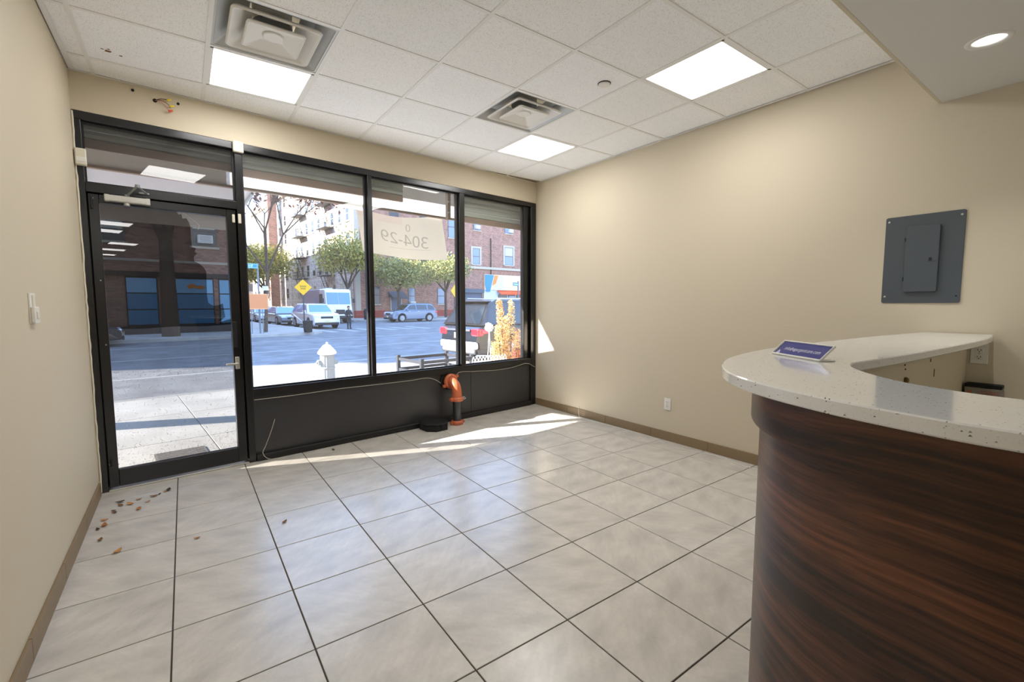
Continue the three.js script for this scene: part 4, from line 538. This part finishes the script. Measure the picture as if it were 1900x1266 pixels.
  part(t, 'lower_cladding', [rb(0.1, 0.16, o.w * 0.82, L - 0.03, 0.34, 0, 0.03), rb(0.1, 0.14, o.w * 0.8, -L + 0.03, 0.36, 0, 0.03), rb(ax * 2 - arch * 2 - 0.04, 0.1, o.w - 0.03, 0, 0.27, 0, 0.03)], X.trim);
  part(t, 'grille', rb(0.05, 0.14, o.w * 0.42, L - 0.01, suv ? 0.76 : 0.58, 0, 0.02), X.trim);
  part(t, 'rear_bumper', rb(0.16, 0.2, o.w * 0.86, -L + 0.03, 0.53, 0, 0.06, 2), o.bumper ?? m);
  part(t, 'license_plate', [rb(0.02, 0.15, 0.31, -L - 0.02, suv ? 0.78 : 0.62, 0, 0.004), rb(0.02, 0.15, 0.31, L + 0.02, 0.5, 0, 0.004)], X.plate);
  if (o.extra) o.extra(t, L, w);
}
function car(name, label, cat, s, o, turn, spec, y = RD) { const t = out(name, label, cat, s, y, o, turn); makeCar(t, spec); return t; }
const IN = -Math.PI / 2;     // nose towards the shop
car('black_suv', 'black SUV parked at the near kerb, its rear lit by the sun', 'car', 9.72, -5.98, 0, { suv: 1, len: 4.94, w: 1.98, h: 1.76, color: '#141518', rail: X.chrome, bumper: X.bumper, extra: (t, L, w) => { part(t, 'chrome_strip', rb(0.03, 0.05, w * 1.1, -L - 0.01, 0.93, 0, 0.01), X.chrome); part(t, 'reflector', [rb(0.04, 0.06, 0.26, -L + 0.0, 0.42, w - 0.36, 0.01), rb(0.04, 0.06, 0.26, -L + 0.0, 0.42, -w + 0.36, 0.01)], X.tail); part(t, 'rear_spoiler', rb(0.24, 0.04, w * 1.4, -L + 0.5, 1.7, 0, 0.015), paintM('#141518')); part(t, 'silver_valance', rb(0.1, 0.14, w * 1.5, -L + 0.02, 0.4, 0, 0.03), std('#c3c7ca', 0.3, { metalness: 0.5 })); } });
car('blue_suv', 'grey blue SUV parked across the intersection in front of the brick building', 'car', 21.4, -33.9, Math.PI, { suv: 1, len: 4.7, w: 1.95, h: 1.68, color: '#6f7f92', glass: X.glassCar });
car('white_suv', 'white SUV parked nose out at the side street corner', 'car', 10.95, -28.6, IN, { suv: 1, len: 4.7, w: 1.89, h: 1.69, color: '#e6e9ee', glass: X.glassCarBlue, rail: X.trim });
car('grey_sedan', 'grey sedan parked behind the white SUV', 'car', 10.6, -34.8, IN, { len: 4.7, w: 1.84, h: 1.46, color: '#7e868e', glass: X.glassCarBlue });
car('silver_sedan', 'silver sedan parked third in the side street row', 'car', 10.5, -41.2, IN, { len: 4.6, w: 1.82, h: 1.46, color: '#b7bdc4', glass: X.glassCarBlue });
car('pale_sedan', 'pale sedan parked farthest down the side street row', 'car', 10.5, -47.5, IN, { len: 4.6, w: 1.82, h: 1.46, color: '#d4d8dc', glass: X.glassCarBlue });
car('dark_sedan', 'dark sedan across the street, its red tail light seen through the door', 'car', -1.8, -19.7, Math.PI, { len: 4.7, w: 1.84, h: 1.46, color: '#1d2026' }).rotation.y = TH + Math.PI;
car('street_sedan', 'sedan parked at the near kerb beyond the left wall', 'car', -4.7, -6.0, Math.PI, { len: 4.6, w: 1.82, h: 1.46, color: '#3a3d42' });
scene.getObjectByName('dark_sedan').rotation.y = TH;
{ // step van, x forward
  const t = out('step_van', 'white step van with two large windscreens coming down the side street', 'truck', 14.8, RD, -37.2, IN), L = 3.1, w = 1.1;
  part(t, 'cargo_box', rb(4.7, 2.35, 2.24, -0.75, 1.72, 0, 0.08, 2), std('#9a8f96', 0.5));
  part(t, 'cab', ext(shapeOf([[1.55, 0.5], [L, 0.5], [L, 1.2], [L - 0.12, 1.6], [L - 0.32, 2.75], [L - 0.5, 2.9], [1.55, 2.9]]), 2.2, 0.06), paintM('#e4eaf0'));
  for (const z of [-0.5, 0.5]) part(t, 'windshield', rb(0.03, 1.0, 0.96, 0, 0, 0, 0.01).rotateZ(0.17).translate(L - 0.185, 2.12, z), X.glassCarBlue);
  part(t, 'bumper', rb(0.2, 0.22, 2.2, L + 0.02, 0.55, 0, 0.04), X.trim); part(t, 'grille', rb(0.06, 0.4, 0.9, L, 0.98, 0, 0.03), X.trim);
  for (const z of [-1, 1]) { part(t, 'headlight', cyl(0.12, 0.12, 0.06, L, 1.02, z * 0.75, 16, 'x'), X.lamp); part(t, 'side_door', rb(0.75, 1.7, 0.03, 1.9, 1.65, z * 1.11, 0.01), X.trim); part(t, 'mirror', rb(0.1, 0.36, 0.2, L - 0.2, 1.95, z * 1.32, 0.03), X.trim); part(t, 'side_window', rb(0.5, 0.6, 0.02, 0.6, 1.95, z * 1.13, 0.01), X.winBlue); for (const x of [-1.8, 1.9]) { const q = part(t, 'wheel', cyl(0.4, 0.4, 0.28, x, 0.4, z * 0.95, 24, 'z'), X.tire); part(q, 'rim', cyl(0.22, 0.22, 0.02, x, 0.4, z * 1.1, 16, 'z'), X.rim); } }
  part(t, 'roof_vent', rb(0.8, 0.16, 0.6, 0.4, 2.97, 0, 0.04), X.storeWhite); part(t, 'chassis', span(-2.9, 2.9, 0.35, 0.56, -0.8, 0.8), X.trim);
}
// ---------------------------------------------------------------- trees
function leafCloud(spots, n, size, r) {
  const v = new Float32Array(n * 18), a = new THREE.Vector3(), u = new THREE.Vector3(), w = new THREE.Vector3(); let k = 0;
  for (let i = 0; i < n; i++) {
    const [x, y, z, rad] = spots[Math.floor(r() * spots.length)]; let dx, dy, dz; do { dx = r() * 2 - 1; dy = r() * 2 - 1; dz = r() * 2 - 1; } while (dx * dx + dy * dy + dz * dz > 1);
    a.set(x + dx * rad, y + dy * rad, z + dz * rad); u.set(r() - 0.5, r() - 0.5, r() - 0.5).normalize(); w.set(r() - 0.5, r() - 0.5, r() - 0.5).cross(u).normalize();
    const s = size * (0.6 + r() * 0.8), c = [[-1, 0], [0, -0.5], [1, 0], [-1, 0], [1, 0], [0, 0.5]];
    for (const [p, q] of c) { v[k++] = a.x + (u.x * p + w.x * q) * s; v[k++] = a.y + (u.y * p + w.y * q) * s; v[k++] = a.z + (u.z * p + w.z * q) * s; }
  }
  const g = new THREE.BufferGeometry(); g.setAttribute('position', new THREE.BufferAttribute(v, 3)); g.computeVertexNormals(); return g;
}
function makeTree(t, o) {
  const r = rng(o.seed), geos = [], tips = [];
  const grow = (p, d, len, rad, lev) => {
    const q = p.clone().addScaledVector(d, len); geos.push(bar(p.toArray(), q.toArray(), rad, rad * 0.68, lev > 1 ? 4 : 8));
    if (lev >= o.levels) { tips.push([q.x, q.y, q.z, o.puff ?? 0.8]); return; }
    if (lev >= o.levels - 1) tips.push([q.x, q.y, q.z, o.puff ?? 0.8]);
    const n = lev === 0 ? 4 : 3;
    for (let k = 0; k < n; k++) { const a = (k + r() * 0.7) / n * 6.283, tilt = (o.spread ?? 0.7) * (0.6 + r() * 0.7), side = new THREE.Vector3(Math.cos(a), 0, Math.sin(a)), nd = d.clone().multiplyScalar(Math.cos(tilt)).addScaledVector(side, Math.sin(tilt)).add(new THREE.Vector3(0, o.lift ?? 0.15, 0)).normalize(); grow(q, nd, len * (o.shrink ?? 0.62) * (0.8 + r() * 0.4), rad * 0.62, lev + 1); }
  };
  grow(new THREE.Vector3(0, 0, 0), new THREE.Vector3(o.lean ?? 0, 1, 0).normalize(), o.trunk, o.rad, 0);
  part(t, 'trunk', geos, X.bark);
  o.leaves.forEach(([c, n, size], i) => { part(t, 'foliage', leafCloud(tips, n, size, r), leafM(c), true).userData = { kind: 'stuff' }; });
}
function tree(label, s, o, spec, y = SW) { const t = out('street_tree', label, 'tree', s, y, o); makeTree(t, spec); return t; }
tree('large street tree whose dark trunk stands before the blue shop windows', 2.3, -22.2, { seed: 1, trunk: 4.4, rad: 0.36, levels: 4, spread: 0.5, shrink: 0.5, leaves: [['#5d5130', 1500, 0.11], ['#7a6a38', 900, 0.1]], puff: 0.9 });
tree('thin bare corner tree with sparse reddish leaves above the street sign', 6.4, -22.6, { seed: 2, trunk: 3.2, rad: 0.1, levels: 5, spread: 0.62, lift: 0.22, shrink: 0.74, lean: 0.06, leaves: [['#7d4c42', 4200, 0.14], ['#a8745a', 2600, 0.12]], puff: 1.2 });
tree('yellow green tree rising behind the parked sedans', 16.0, -63, { seed: 3, trunk: 3.4, rad: 0.24, levels: 4, spread: 0.72, leaves: [['#a3a04c', 5600, 0.17], ['#c4b452', 3600, 0.16], ['#77803f', 2400, 0.17]], puff: 1.7 });
tree('green tree over the far end of the parked row', 14.6, -76, { seed: 4, trunk: 3.6, rad: 0.26, levels: 4, spread: 0.75, leaves: [['#8f9450', 5200, 0.18], ['#b0a85a', 2800, 0.16]], puff: 1.8 });
tree('yellow leaved tree at the corner of the brick building beside the mullion', 18.0, -40.2, { seed: 5, trunk: 3.0, rad: 0.18, levels: 4, spread: 0.55, leaves: [['#bdb158', 3400, 0.13], ['#969650', 2400, 0.13]], puff: 1.3 });
tree('olive green tree below the banner, left of the street-level windows', 22.8, -38.9, { seed: 6, trunk: 2.7, rad: 0.17, levels: 4, spread: 0.75, shrink: 0.54, leaves: [['#8d9158', 3600, 0.13], ['#b0a860', 2400, 0.13]], puff: 1.45 });
tree('olive green tree below the banner, right of the street-level windows', 28.6, -38.9, { seed: 7, trunk: 2.8, rad: 0.17, levels: 4, spread: 0.78, shrink: 0.54, leaves: [['#8d9158', 3600, 0.13], ['#b0a860', 2400, 0.13]], puff: 1.45 });
tree('bare street tree beyond the left wall whose trunk shadows the pavement', -2.7, -4.35, { seed: 8, trunk: 3.4, rad: 0.26, levels: 2, spread: 0.5, shrink: 0.5, leaves: [['#8a6a3a', 60, 0.07]], puff: 0.6 });
{ // golden dry shrub in front of the window
  const t = out('dry_shrub', 'tall golden dried shrub on the pavement outside the right window', 'shrub', 6.72, SW, -3.4), r = rng(44), stems = [], spots = [], warm = [];
  for (const [x, z, h, lean] of [[0.0, 0, 1.52, -0.22], [0.12, 0.05, 1.5, 0.02], [-0.12, 0.03, 0.95, -0.25], [0.3, 0, 0.85, 0.2], [-0.28, 0.06, 0.62, -0.28], [0.42, 0.04, 0.55, 0.25], [0.08, -0.1, 1.15, 0.05]]) { stems.push(bar([x, 0, z], [x + lean * h * 0.5, h, z], 0.018, 0.006)); for (let k = 0; k < 14; k++) { const u = 0.12 + 0.88 * k / 13; (x > 0.2 ? warm : spots).push([x + lean * h * 0.5 * u, h * u, z, 0.13 * (1.15 - 0.7 * u) + 0.02]); } }
  part(t, 'stem', stems, X.bark); part(t, 'foliage', leafCloud(spots, 2800, 0.028, r), leafM('#d8b97a', 0.2), true).userData = { kind: 'stuff' }; part(t, 'side_foliage', leafCloud([...warm, ...spots.slice(0, 20)], 1400, 0.028, r), leafM('#c98f5a', 0.2), true).userData = { kind: 'stuff' };
}
{ const t = out('flower_head', 'round white dried flower head on thin stems beside the shrub', 'flower', 6.18, SW, -3.3), r = rng(45); part(t, 'stem', [bar([-0.06, 0, 0], [0, 0.92, 0], 0.008, 0.006), bar([0.05, 0, 0], [0.01, 0.92, 0], 0.008, 0.006)], M.white); part(t, 'blossom', leafCloud([[0, 0.98, 0, 0.085]], 360, 0.03, r), leafM('#f0ece4', 0.1), true); }
{ const t = out('garden_fence', 'low white wire garden fence in front of the dry shrub', 'fence', 5.62, SW, -3.15); for (let k = 0; k < 11; k++) part(t, 'hoop', tube([[k * 0.085, 0, 0], [k * 0.085, 0.33, 0], [k * 0.085 + 0.03, 0.4, 0], [k * 0.085 + 0.06, 0.33, 0], [k * 0.085 + 0.06, 0, 0]], 0.008, 14, 5), M.white); part(t, 'rail', [bar([0, 0.12, 0], [0.93, 0.12, 0], 0.006), bar([0, 0.3, 0], [0.93, 0.3, 0], 0.006)], M.white); }
{ const t = out('red_tub', 'small red plastic tub behind the dry shrub', 'tub', 7.35, SW, -3.65); part(t, 'pot', lathe([[0.001, 0], [0.13, 0], [0.17, 0.34], [0.185, 0.36], [0.165, 0.36], [0.13, 0.02]], 20), std('#d8404a', 0.4)); part(t, 'soil', cyl(0.15, 0.15, 0.02, 0, 0.32, 0, 18), X.bark); }
{ const t = out('tree_guard', 'low black iron rail around the tree pit in the pavement', 'railing', 4.62, SW, -4.4); for (const [x, z] of [[0, 0], [1.2, 0], [0, 0.95], [1.2, 0.95]]) part(t, 'post', rb(0.07, 0.42, 0.07, x, 0.21, z, 0.008), X.iron); for (const y of [0.12, 0.34]) part(t, 'rail', [rb(1.2, 0.06, 0.03, 0.6, y, 0, 0.004), rb(1.2, 0.06, 0.03, 0.6, y, 0.95, 0.004), rb(0.03, 0.06, 0.95, 0, y, 0.475, 0.004), rb(0.03, 0.06, 0.95, 1.2, y, 0.475, 0.004)], X.iron); const ch = part(t, 'wood_chips', leafCloud([[0.3, 0.02, 0.3, 0.26], [0.6, 0.03, 0.5, 0.3], [0.9, 0.02, 0.6, 0.26], [0.3, 0.02, 0.7, 0.22], [0.9, 0.02, 0.25, 0.24]].map(([a, b, c, d]) => [a, b, c, d]), 1600, 0.03, rng(46)).scale(1, 0.18, 1).translate(0, 0.04, 0), std('#a08464', 0.9, { side: THREE.DoubleSide }), true); ch.userData = { kind: 'stuff' }; }
// ---------------------------------------------------------------- street furniture and signs
{ const t = out('fire_hydrant', 'silver fire hydrant with a white cone cap on the sunny pavement', 'hydrant', 3.085, SW, -4.2), fl = new THREE.CylinderGeometry(0.124, 0.128, 0.5, 64, 1, true).translate(0, 0.34, 0), p = fl.attributes.position, silver = std('#8b8f91', 0.55, { metalness: 0.25 });
  for (let i = 0; i < p.count; i++) { const a = Math.atan2(p.getZ(i), p.getX(i)), k = 1 - 0.06 * Math.abs(Math.sin(a * 8)); p.setX(i, p.getX(i) * k); p.setZ(i, p.getZ(i) * k); } fl.computeVertexNormals();
  part(t, 'barrel', [fl, lathe([[0.18, 0], [0.18, 0.03], [0.13, 0.05], [0.13, 0.09]], 24), lathe([[0.124, 0.3], [0.135, 0.305], [0.135, 0.33], [0.124, 0.335]], 24)], silver);
  part(t, 'bonnet', lathe([[0.125, 0.56], [0.162, 0.575], [0.165, 0.6], [0.14, 0.64], [0.06, 0.735], [0.03, 0.745], [0.001, 0.745]], 28), std('#d6d3ca', 0.5)); part(t, 'operating_nut', cyl(0.022, 0.018, 0.045, 0, 0.765, 0, 5), std('#eceae4', 0.5));
  for (const sd of [-1, 1]) part(t, 'nozzle_cap', [cyl(0.052, 0.05, 0.06, sd * 0.145, 0.42, 0, 16, 'x'), cyl(0.022, 0.02, 0.03, sd * 0.185, 0.42, 0, 5, 'x')], silver); }
{ const tex = paint(512, 512, (g, w, h) => { g.fillStyle = '#f2b90c'; g.fillRect(0, 0, w, h); g.translate(w / 2, h / 2); g.rotate(Math.PI / 4); g.fillStyle = '#1b1a14'; g.textAlign = 'center'; g.font = 'bold 112px sans-serif'; g.fillText('DEAD', 0, -8); g.fillText('END', 0, 106); });
  tex.wrapS = tex.wrapT = THREE.ClampToEdgeWrapping;
  const sign = (s, o, y, label, face, turn) => { const t = out('warning_sign', label, 'road sign', s, SW, o, turn); part(t, 'post', bar([0, 0, 0], [0, y + 0.3, 0], 0.035), X.poleDark); const pl = part(t, 'plate', rb(0.6, 0.6, 0.008, 0, 0, 0.045, 0.003).rotateZ(Math.PI / 4).translate(0, y, 0), X.yellow); if (face) part(pl, 'lettering', new THREE.PlaneGeometry(0.56, 0.56).rotateZ(Math.PI / 4).translate(0, y, 0.0505), std('#ffffff', 0.4, { map: tex }), true); return t; };
  sign(7.98, -21.3, 2.38, 'yellow diamond dead end sign above the litter bin', true, -0.3); sign(17.6, -21.2, 2.35, 'yellow diamond road sign half hidden behind the window mullion', false, 0.3); }
{ const t = out('litter_bin', 'dark wire litter bin at the foot of the dead end sign', 'litter bin', 8.05, SW, -20.98); part(t, 'basket', [...Array.from({ length: 24 }, (_, k) => { const a = k / 24 * 6.283; return bar([Math.cos(a) * 0.19, 0, Math.sin(a) * 0.19], [Math.cos(a) * 0.24, 0.6, Math.sin(a) * 0.24], 0.012, 0.012, 4); }), ...[0.02, 0.2, 0.4, 0.6].map((y) => new THREE.TorusGeometry(0.19 + y * 0.083, 0.014, 5, 24).rotateX(Math.PI / 2).translate(0, y, 0))], X.iron); part(t, 'liner', cyl(0.17, 0.215, 0.56, 0, 0.3, 0, 16), std('#3b3a3a', 0.8)); }
{ const t = out('work_sign', 'orange rectangular road work sign on two thin legs', 'road sign', 5.8, SW, -21.35); part(t, 'panel', rb(0.95, 0.78, 0.02, 0, 1.62, 0.03, 0.004), std('#e2905a', 0.5)); part(t, 'border', [rb(0.95, 0.05, 0.01, 0, 1.985, 0.044, 0.002), rb(0.95, 0.05, 0.01, 0, 1.255, 0.044, 0.002), rb(0.05, 0.78, 0.01, -0.45, 1.62, 0.044, 0.002), rb(0.05, 0.78, 0.01, 0.45, 1.62, 0.044, 0.002)], std('#efab78', 0.5)); for (const x of [-0.3, 0.2]) part(t, 'leg', bar([x, 0, 0], [x, 1.3, 0], 0.022), X.pole); }
{ const tex = paint(512, 128, (g, w, h) => { g.fillStyle = '#1f8fae'; g.fillRect(0, 0, w, h); g.strokeStyle = '#dff2f7'; g.lineWidth = 8; g.strokeRect(8, 8, w - 16, h - 16); g.fillStyle = '#e6f6fa'; g.font = 'bold 92px sans-serif'; g.textAlign = 'center'; g.fillText('0 ST', w / 2, 98); });
  const t = out('street_name_sign', 'grey pole with a turquoise street name sign and a small white sign', 'street sign', 5.92, SW, -21.6); part(t, 'pole', bar([0, 0, 0], [0, 3.55, 0], 0.045), X.pole); const p = part(t, 'name_plate', rb(0.62, 0.24, 0.02, -0.32, 3.4, 0.05, 0.004), X.teal); part(p, 'lettering', new THREE.PlaneGeometry(0.6, 0.22).translate(-0.32, 3.4, 0.0615), std('#ffffff', 0.4, { map: tex }), true); part(t, 'small_sign', rb(0.28, 0.22, 0.012, 0.3, 2.3, 0.05, 0.004), X.storeWhite); }
{ const tex = paint(512, 128, (g, w, h) => { g.fillStyle = '#1f7f74'; g.fillRect(0, 0, w, h); g.fillStyle = '#e6f6f0'; g.font = 'bold 78px sans-serif'; g.textAlign = 'center'; g.fillText('Broadway', w / 2, 92); });
  const t = out('street_name_sign', 'green street name sign on a pole before the orange store', 'street sign', 23.6, SW, -21.4, 0.35); part(t, 'pole', bar([0, 0, 0], [0, 3.2, 0], 0.05), X.pole); const p = part(t, 'name_plate', rb(0.9, 0.24, 0.02, -0.5, 2.95, 0.06, 0.004), X.teal); part(p, 'lettering', new THREE.PlaneGeometry(0.88, 0.22).translate(-0.5, 2.95, 0.0715), std('#ffffff', 0.4, { map: tex }), true); }
{ const t = out('litter_bin', 'small dark bin on the far corner left of the blue SUV', 'litter bin', 18.6, SW, -37.4); part(t, 'can', lathe([[0.001, 0], [0.22, 0], [0.26, 0.85], [0.24, 0.86], [0.2, 0.03]], 16), X.iron); part(t, 'lid', lathe([[0.27, 0.86], [0.2, 1.0], [0.001, 1.05]], 16), X.iron); }
// ---------------------------------------------------------------- person crossing, one continuous body
{
  const t = out('person', 'person in a dark coat and dark trousers, standing in the side street', 'person', 12.05, RD, -25.4, 0.1), S = 1.46 / 1.7;
  const bones = [[0, 1.0, 0, 0.15, 0, 1.3, 0.01, 0.16], [-0.09, 1.38, 0, 0.09, 0.09, 1.38, 0, 0.09], [0, 0.92, 0, 0.15, 0, 1.02, 0, 0.15], [-0.09, 0.9, 0, 0.095, -0.1, 0.5, 0.02, 0.07], [-0.1, 0.5, 0.02, 0.07, -0.1, 0.1, 0, 0.05], [0.09, 0.9, 0, 0.095, 0.1, 0.5, 0.02, 0.07], [0.1, 0.5, 0.02, 0.07, 0.1, 0.1, 0, 0.05], [-0.1, 0.05, 0, 0.05, -0.11, 0.04, 0.14, 0.045], [0.1, 0.05, 0, 0.05, 0.11, 0.04, 0.14, 0.045], [-0.19, 1.38, 0, 0.065, -0.26, 1.1, 0.02, 0.055], [-0.26, 1.1, 0.02, 0.055, -0.12, 1.02, 0.16, 0.042], [0.19, 1.38, 0, 0.065, 0.27, 1.12, 0, 0.055], [0.27, 1.12, 0, 0.055, 0.14, 1.32, 0.16, 0.042], [0, 1.42, 0, 0.06, 0, 1.52, 0.01, 0.055]];
  const sdf = (list, k) => (x, y, z) => { let d = 9; for (const [ax, ay, az, ra, bx_, by, bz, rb_] of list) { const vx = bx_ - ax, vy = by - ay, vz = bz - az, l = vx * vx + vy * vy + vz * vz, h = Math.max(0, Math.min(1, ((x - ax) * vx + (y - ay) * vy + (z - az) * vz) / l)), e = Math.hypot(x - ax - vx * h, y - ay - vy * h, z - az - vz * h) - (ra + (rb_ - ra) * h), q = Math.max(0, Math.min(1, 0.5 + 0.5 * (d - e) / k)); d = d + (e - d) * q - k * q * (1 - q); } return d; };
  function blob(f, c, half, res) { const mc = new MarchingCubes(res, M.dark, false, false, 120000); mc.isolation = 0; mc.reset(); const s2 = mc.size, hs = s2 / 2; for (let k = 0; k < s2; k++) for (let j = 0; j < s2; j++) for (let i = 0; i < s2; i++) mc.field[i + j * s2 + k * s2 * s2] = -f(c[0] + (i - hs) / hs * half, c[1] + (j - hs) / hs * half, c[2] + (k - hs) / hs * half); mc.update(); const n = mc.count, g = new THREE.BufferGeometry(); g.setAttribute('position', new THREE.Float32BufferAttribute(Array.from(mc.positionArray.slice(0, n * 3), (v, i) => v * half + c[i % 3]), 3)); g.setAttribute('normal', new THREE.Float32BufferAttribute(mc.normalArray.slice(0, n * 3), 3)); return g; }
  const bd = blob(sdf(bones, 0.045), [0, 0.78, 0], 0.86, 88).scale(S, S, S); part(t, 'body', bd, std('#2a2d33', 0.8), true);
  part(t, 'head', blob(sdf([[0, 1.6, 0.015, 0.09, 0, 1.66, 0.0, 0.095], [0, 1.56, 0.05, 0.05, 0, 1.58, 0.06, 0.045], [0, 1.6, 0.1, 0.016, 0, 1.585, 0.112, 0.018], [-0.095, 1.615, 0, 0.02, -0.098, 1.6, 0, 0.02], [0.095, 1.615, 0, 0.02, 0.098, 1.6, 0, 0.02]], 0.03), [0, 1.62, 0], 0.17, 44).scale(S, S, S), std('#b98a70', 0.7), true);
  part(t, 'hair', blob(sdf([[0, 1.67, -0.02, 0.098, 0, 1.69, 0.0, 0.094]], 0.03), [0, 1.67, 0], 0.17, 36).scale(S, S, S), std('#33302e', 0.9), true);
  for (const [x, y, z] of [[-0.1, 1.02, 0.18], [0.13, 1.36, 0.18]]) part(t, 'hand', [cyl(0.03, 0.035, 0.07, x, y, z, 8), ...[-0.024, -0.008, 0.008, 0.024].map((d) => bar([x + d, y + 0.03, z], [x + d, y + 0.085 - Math.abs(d), z + 0.02], 0.009, 0.008, 5)), bar([x + 0.03, y, z], [x + 0.055, y + 0.04, z + 0.01], 0.01, 0.008, 5)].map((g) => g.scale(S, S, S)), std('#b98a70', 0.7));
}
renderer.render(scene, camera);
